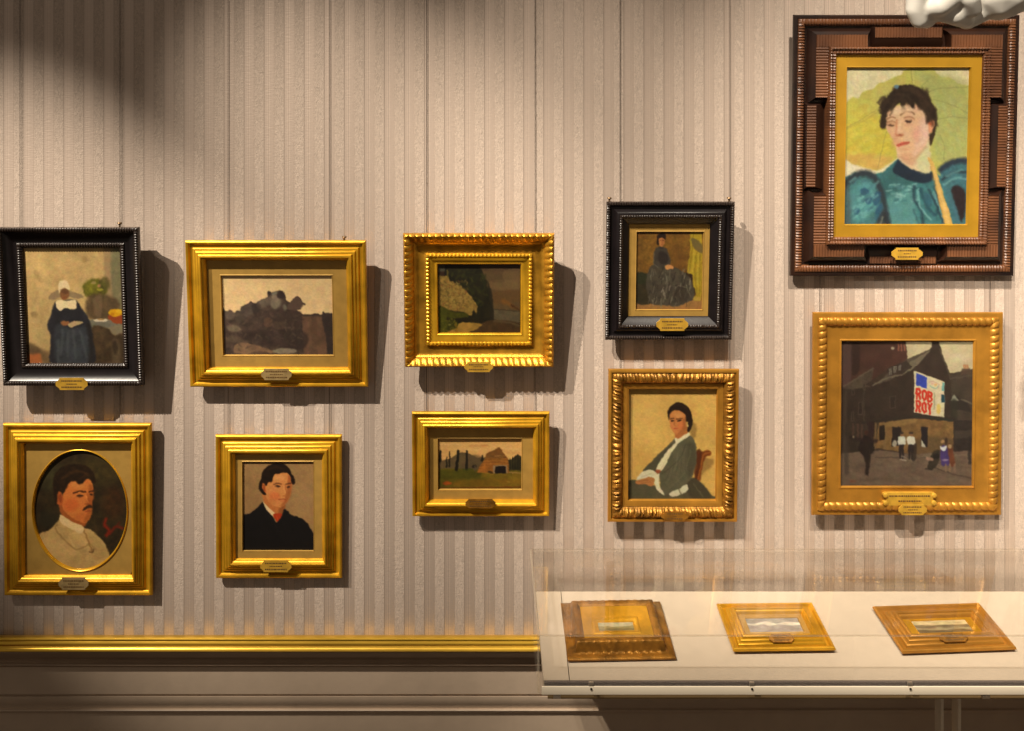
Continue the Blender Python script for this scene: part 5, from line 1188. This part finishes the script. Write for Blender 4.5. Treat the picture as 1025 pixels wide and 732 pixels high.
# hand: palm and back of the hand, wrist to the upper right
capsule(bm, [hp(962, -14, .010), hp(985, -14, .004), hp(1012, -16)], [17*px1, 21*px1, 22*px1])
capsule(bm, [hp(950, -30, .010), hp(985, -34), hp(1015, -28)], [20*px1, 24*px1, 22*px1])
# index finger, folded: knuckle, middle joint at the far left, tip tucked back under
capsule(bm, [hp(952, -16, -.012), hp(930, -16, -.020), hp(918, -4, -.022), hp(915.5, 9, -.020), hp(920, 20, -.016), hp(929, 21.5, -.008)], [10*px1, 10.5*px1, 10.5*px1, 9*px1, 8.4*px1, 7.2*px1])
# middle, ring and little finger behind it, each folded a little shorter
capsule(bm, [hp(955, -26, .006), hp(930, -26, .006), hp(920, -16, .006), hp(921, 0, .010)], [12*px1, 11.5*px1, 10.5*px1, 8.5*px1])
capsule(bm, [hp(955, -40, .014), hp(932, -42, .016), hp(923, -30, .018), hp(926, -14, .020)], [11.5*px1, 11*px1, 10*px1, 8*px1])
capsule(bm, [hp(956, -52, .020), hp(938, -56, .024), hp(930, -46, .026), hp(933, -34, .026)], [9.5*px1, 9*px1, 8*px1, 7*px1])
# thumb from the side of the palm, its broad top joint turned to the light and its tip on the index finger
capsule(bm, [hp(966, -16, -.014), hp(952, -4, -.024), hp(941, 6, -.026), hp(931, 8, -.022)], [12*px1, 12*px1, 10.5*px1, 8*px1])
capsule(bm, [hp(935, 12, -.018), hp(955, 16, -.016), hp(966, 20, -.006)], [8*px1, 9.5*px1, 9*px1])
# heel of the hand, set off by a deep crease
capsule(bm, [hp(962, -18, -.022), hp(970, -2, -.026), hp(975, 10, -.020)], [10*px1, 10.5*px1, 8*px1])
capsule(bm, [hp(968, 19, .002), hp(980, 10, .006), hp(1000, -4, .006)], [11*px1, 14*px1, 18*px1])
# forearm, elbow, upper arm, shoulder
W0 = hp(1000, -10); E0 = Vector((0.70, -0.74, 1.79)); S0 = Vector((0.80, -0.84, 2.02))
capsule(bm, [W0, hp(1025, -24), W0.lerp(E0, .5), E0], [.026, .029, .040, .042])
capsule(bm, [E0, E0.lerp(S0, .5), S0], [.043, .050, .060])
# torso, neck, head, other arm and draped legs
cxs, cys = 0.93, -0.84
capsule(bm, [S0, (cxs, cys, 2.03)], [.062, .075])
capsule(bm, [(cxs+.13, cys, 2.0), (cxs, cys, 2.03)], [.060, .075])
capsule(bm, [(cxs-.02, cys, 1.98), (cxs-.01, cys, 1.80), (cxs, cys, 1.66)], [.125, .110, .115])
capsule(bm, [(cxs+.03, cys, 1.98), (cxs+.02, cys, 1.80), (cxs+.03, cys, 1.66)], [.125, .110, .120])
capsule(bm, [(cxs, cys, 2.05), (cxs-.005, cys-.01, 2.16)], [.055, .048])
capsule(bm, [(cxs-.01, cys-.01, 2.27), (cxs-.02, cys-.025, 2.22)], [.092, .072])
capsule(bm, [(cxs-.015, cys+.05, 2.28), (cxs-.01, cys+.09, 2.25)], [.075, .045])
capsule(bm, [(cxs-.03, cys-.105, 2.235), (cxs-.028, cys-.095, 2.255)], [.012, .009])
capsule(bm, [(cxs+.18, cys, 1.99), (cxs+.24, cys-.02, 1.76), (cxs+.20, cys-.12, 1.56)], [.058, .045, .032])
capsule(bm, [(cxs+.20, cys-.12, 1.56), (cxs+.18, cys-.15, 1.49)], [.03, .026])
for j in range(9):
    a = 2*PI*j/9; q = Vector((math.cos(a), math.sin(a), 0))
    c0 = Vector((cxs+.01, cys, 0))
    capsule(bm, [c0+q*.07+Vector((0, 0, 1.66)), c0+q*.12+Vector((0, 0, 1.3)), c0+q*(.15+.02*(j % 2))+Vector((0, 0, 1.02))], [.075, .06, .05])
capsule(bm, [(cxs, cys, 1.62), (cxs, cys, 1.05)], [.11, .13])
me = remeshed(bm, 'figure', .0019, 4)
fo = bpy.data.objects.new('figure', me); COL.objects.link(fo); fo.parent = st
pb = MB()
def ring_stack(prof, cx_, cy_, n=40):
    b = MB(); v = []; f = []
    for r_, z in prof:
        v += [(cx_+r_*math.cos(2*PI*j/n)-SO.x, cy_+r_*math.sin(2*PI*j/n)-SO.y, z) for j in range(n)]
    for a in range(len(prof)-1):
        for j in range(n): f.append((a*n+j, a*n+(j+1) % n, (a+1)*n+(j+1) % n, (a+1)*n+j))
    f.append(tuple(range(n))); f.append(tuple(range(len(prof)*n-1, (len(prof)-1)*n-1, -1)))
    return b.add(v, f)
ring_stack([(.26, 0), (.26, .06), (.24, .08), (.215, .12), (.20, .16), (.20, .86), (.215, .90), (.24, .93), (.24, .97), (.22, .985)], cxs, cys).build('plinth', PLASTER, st)
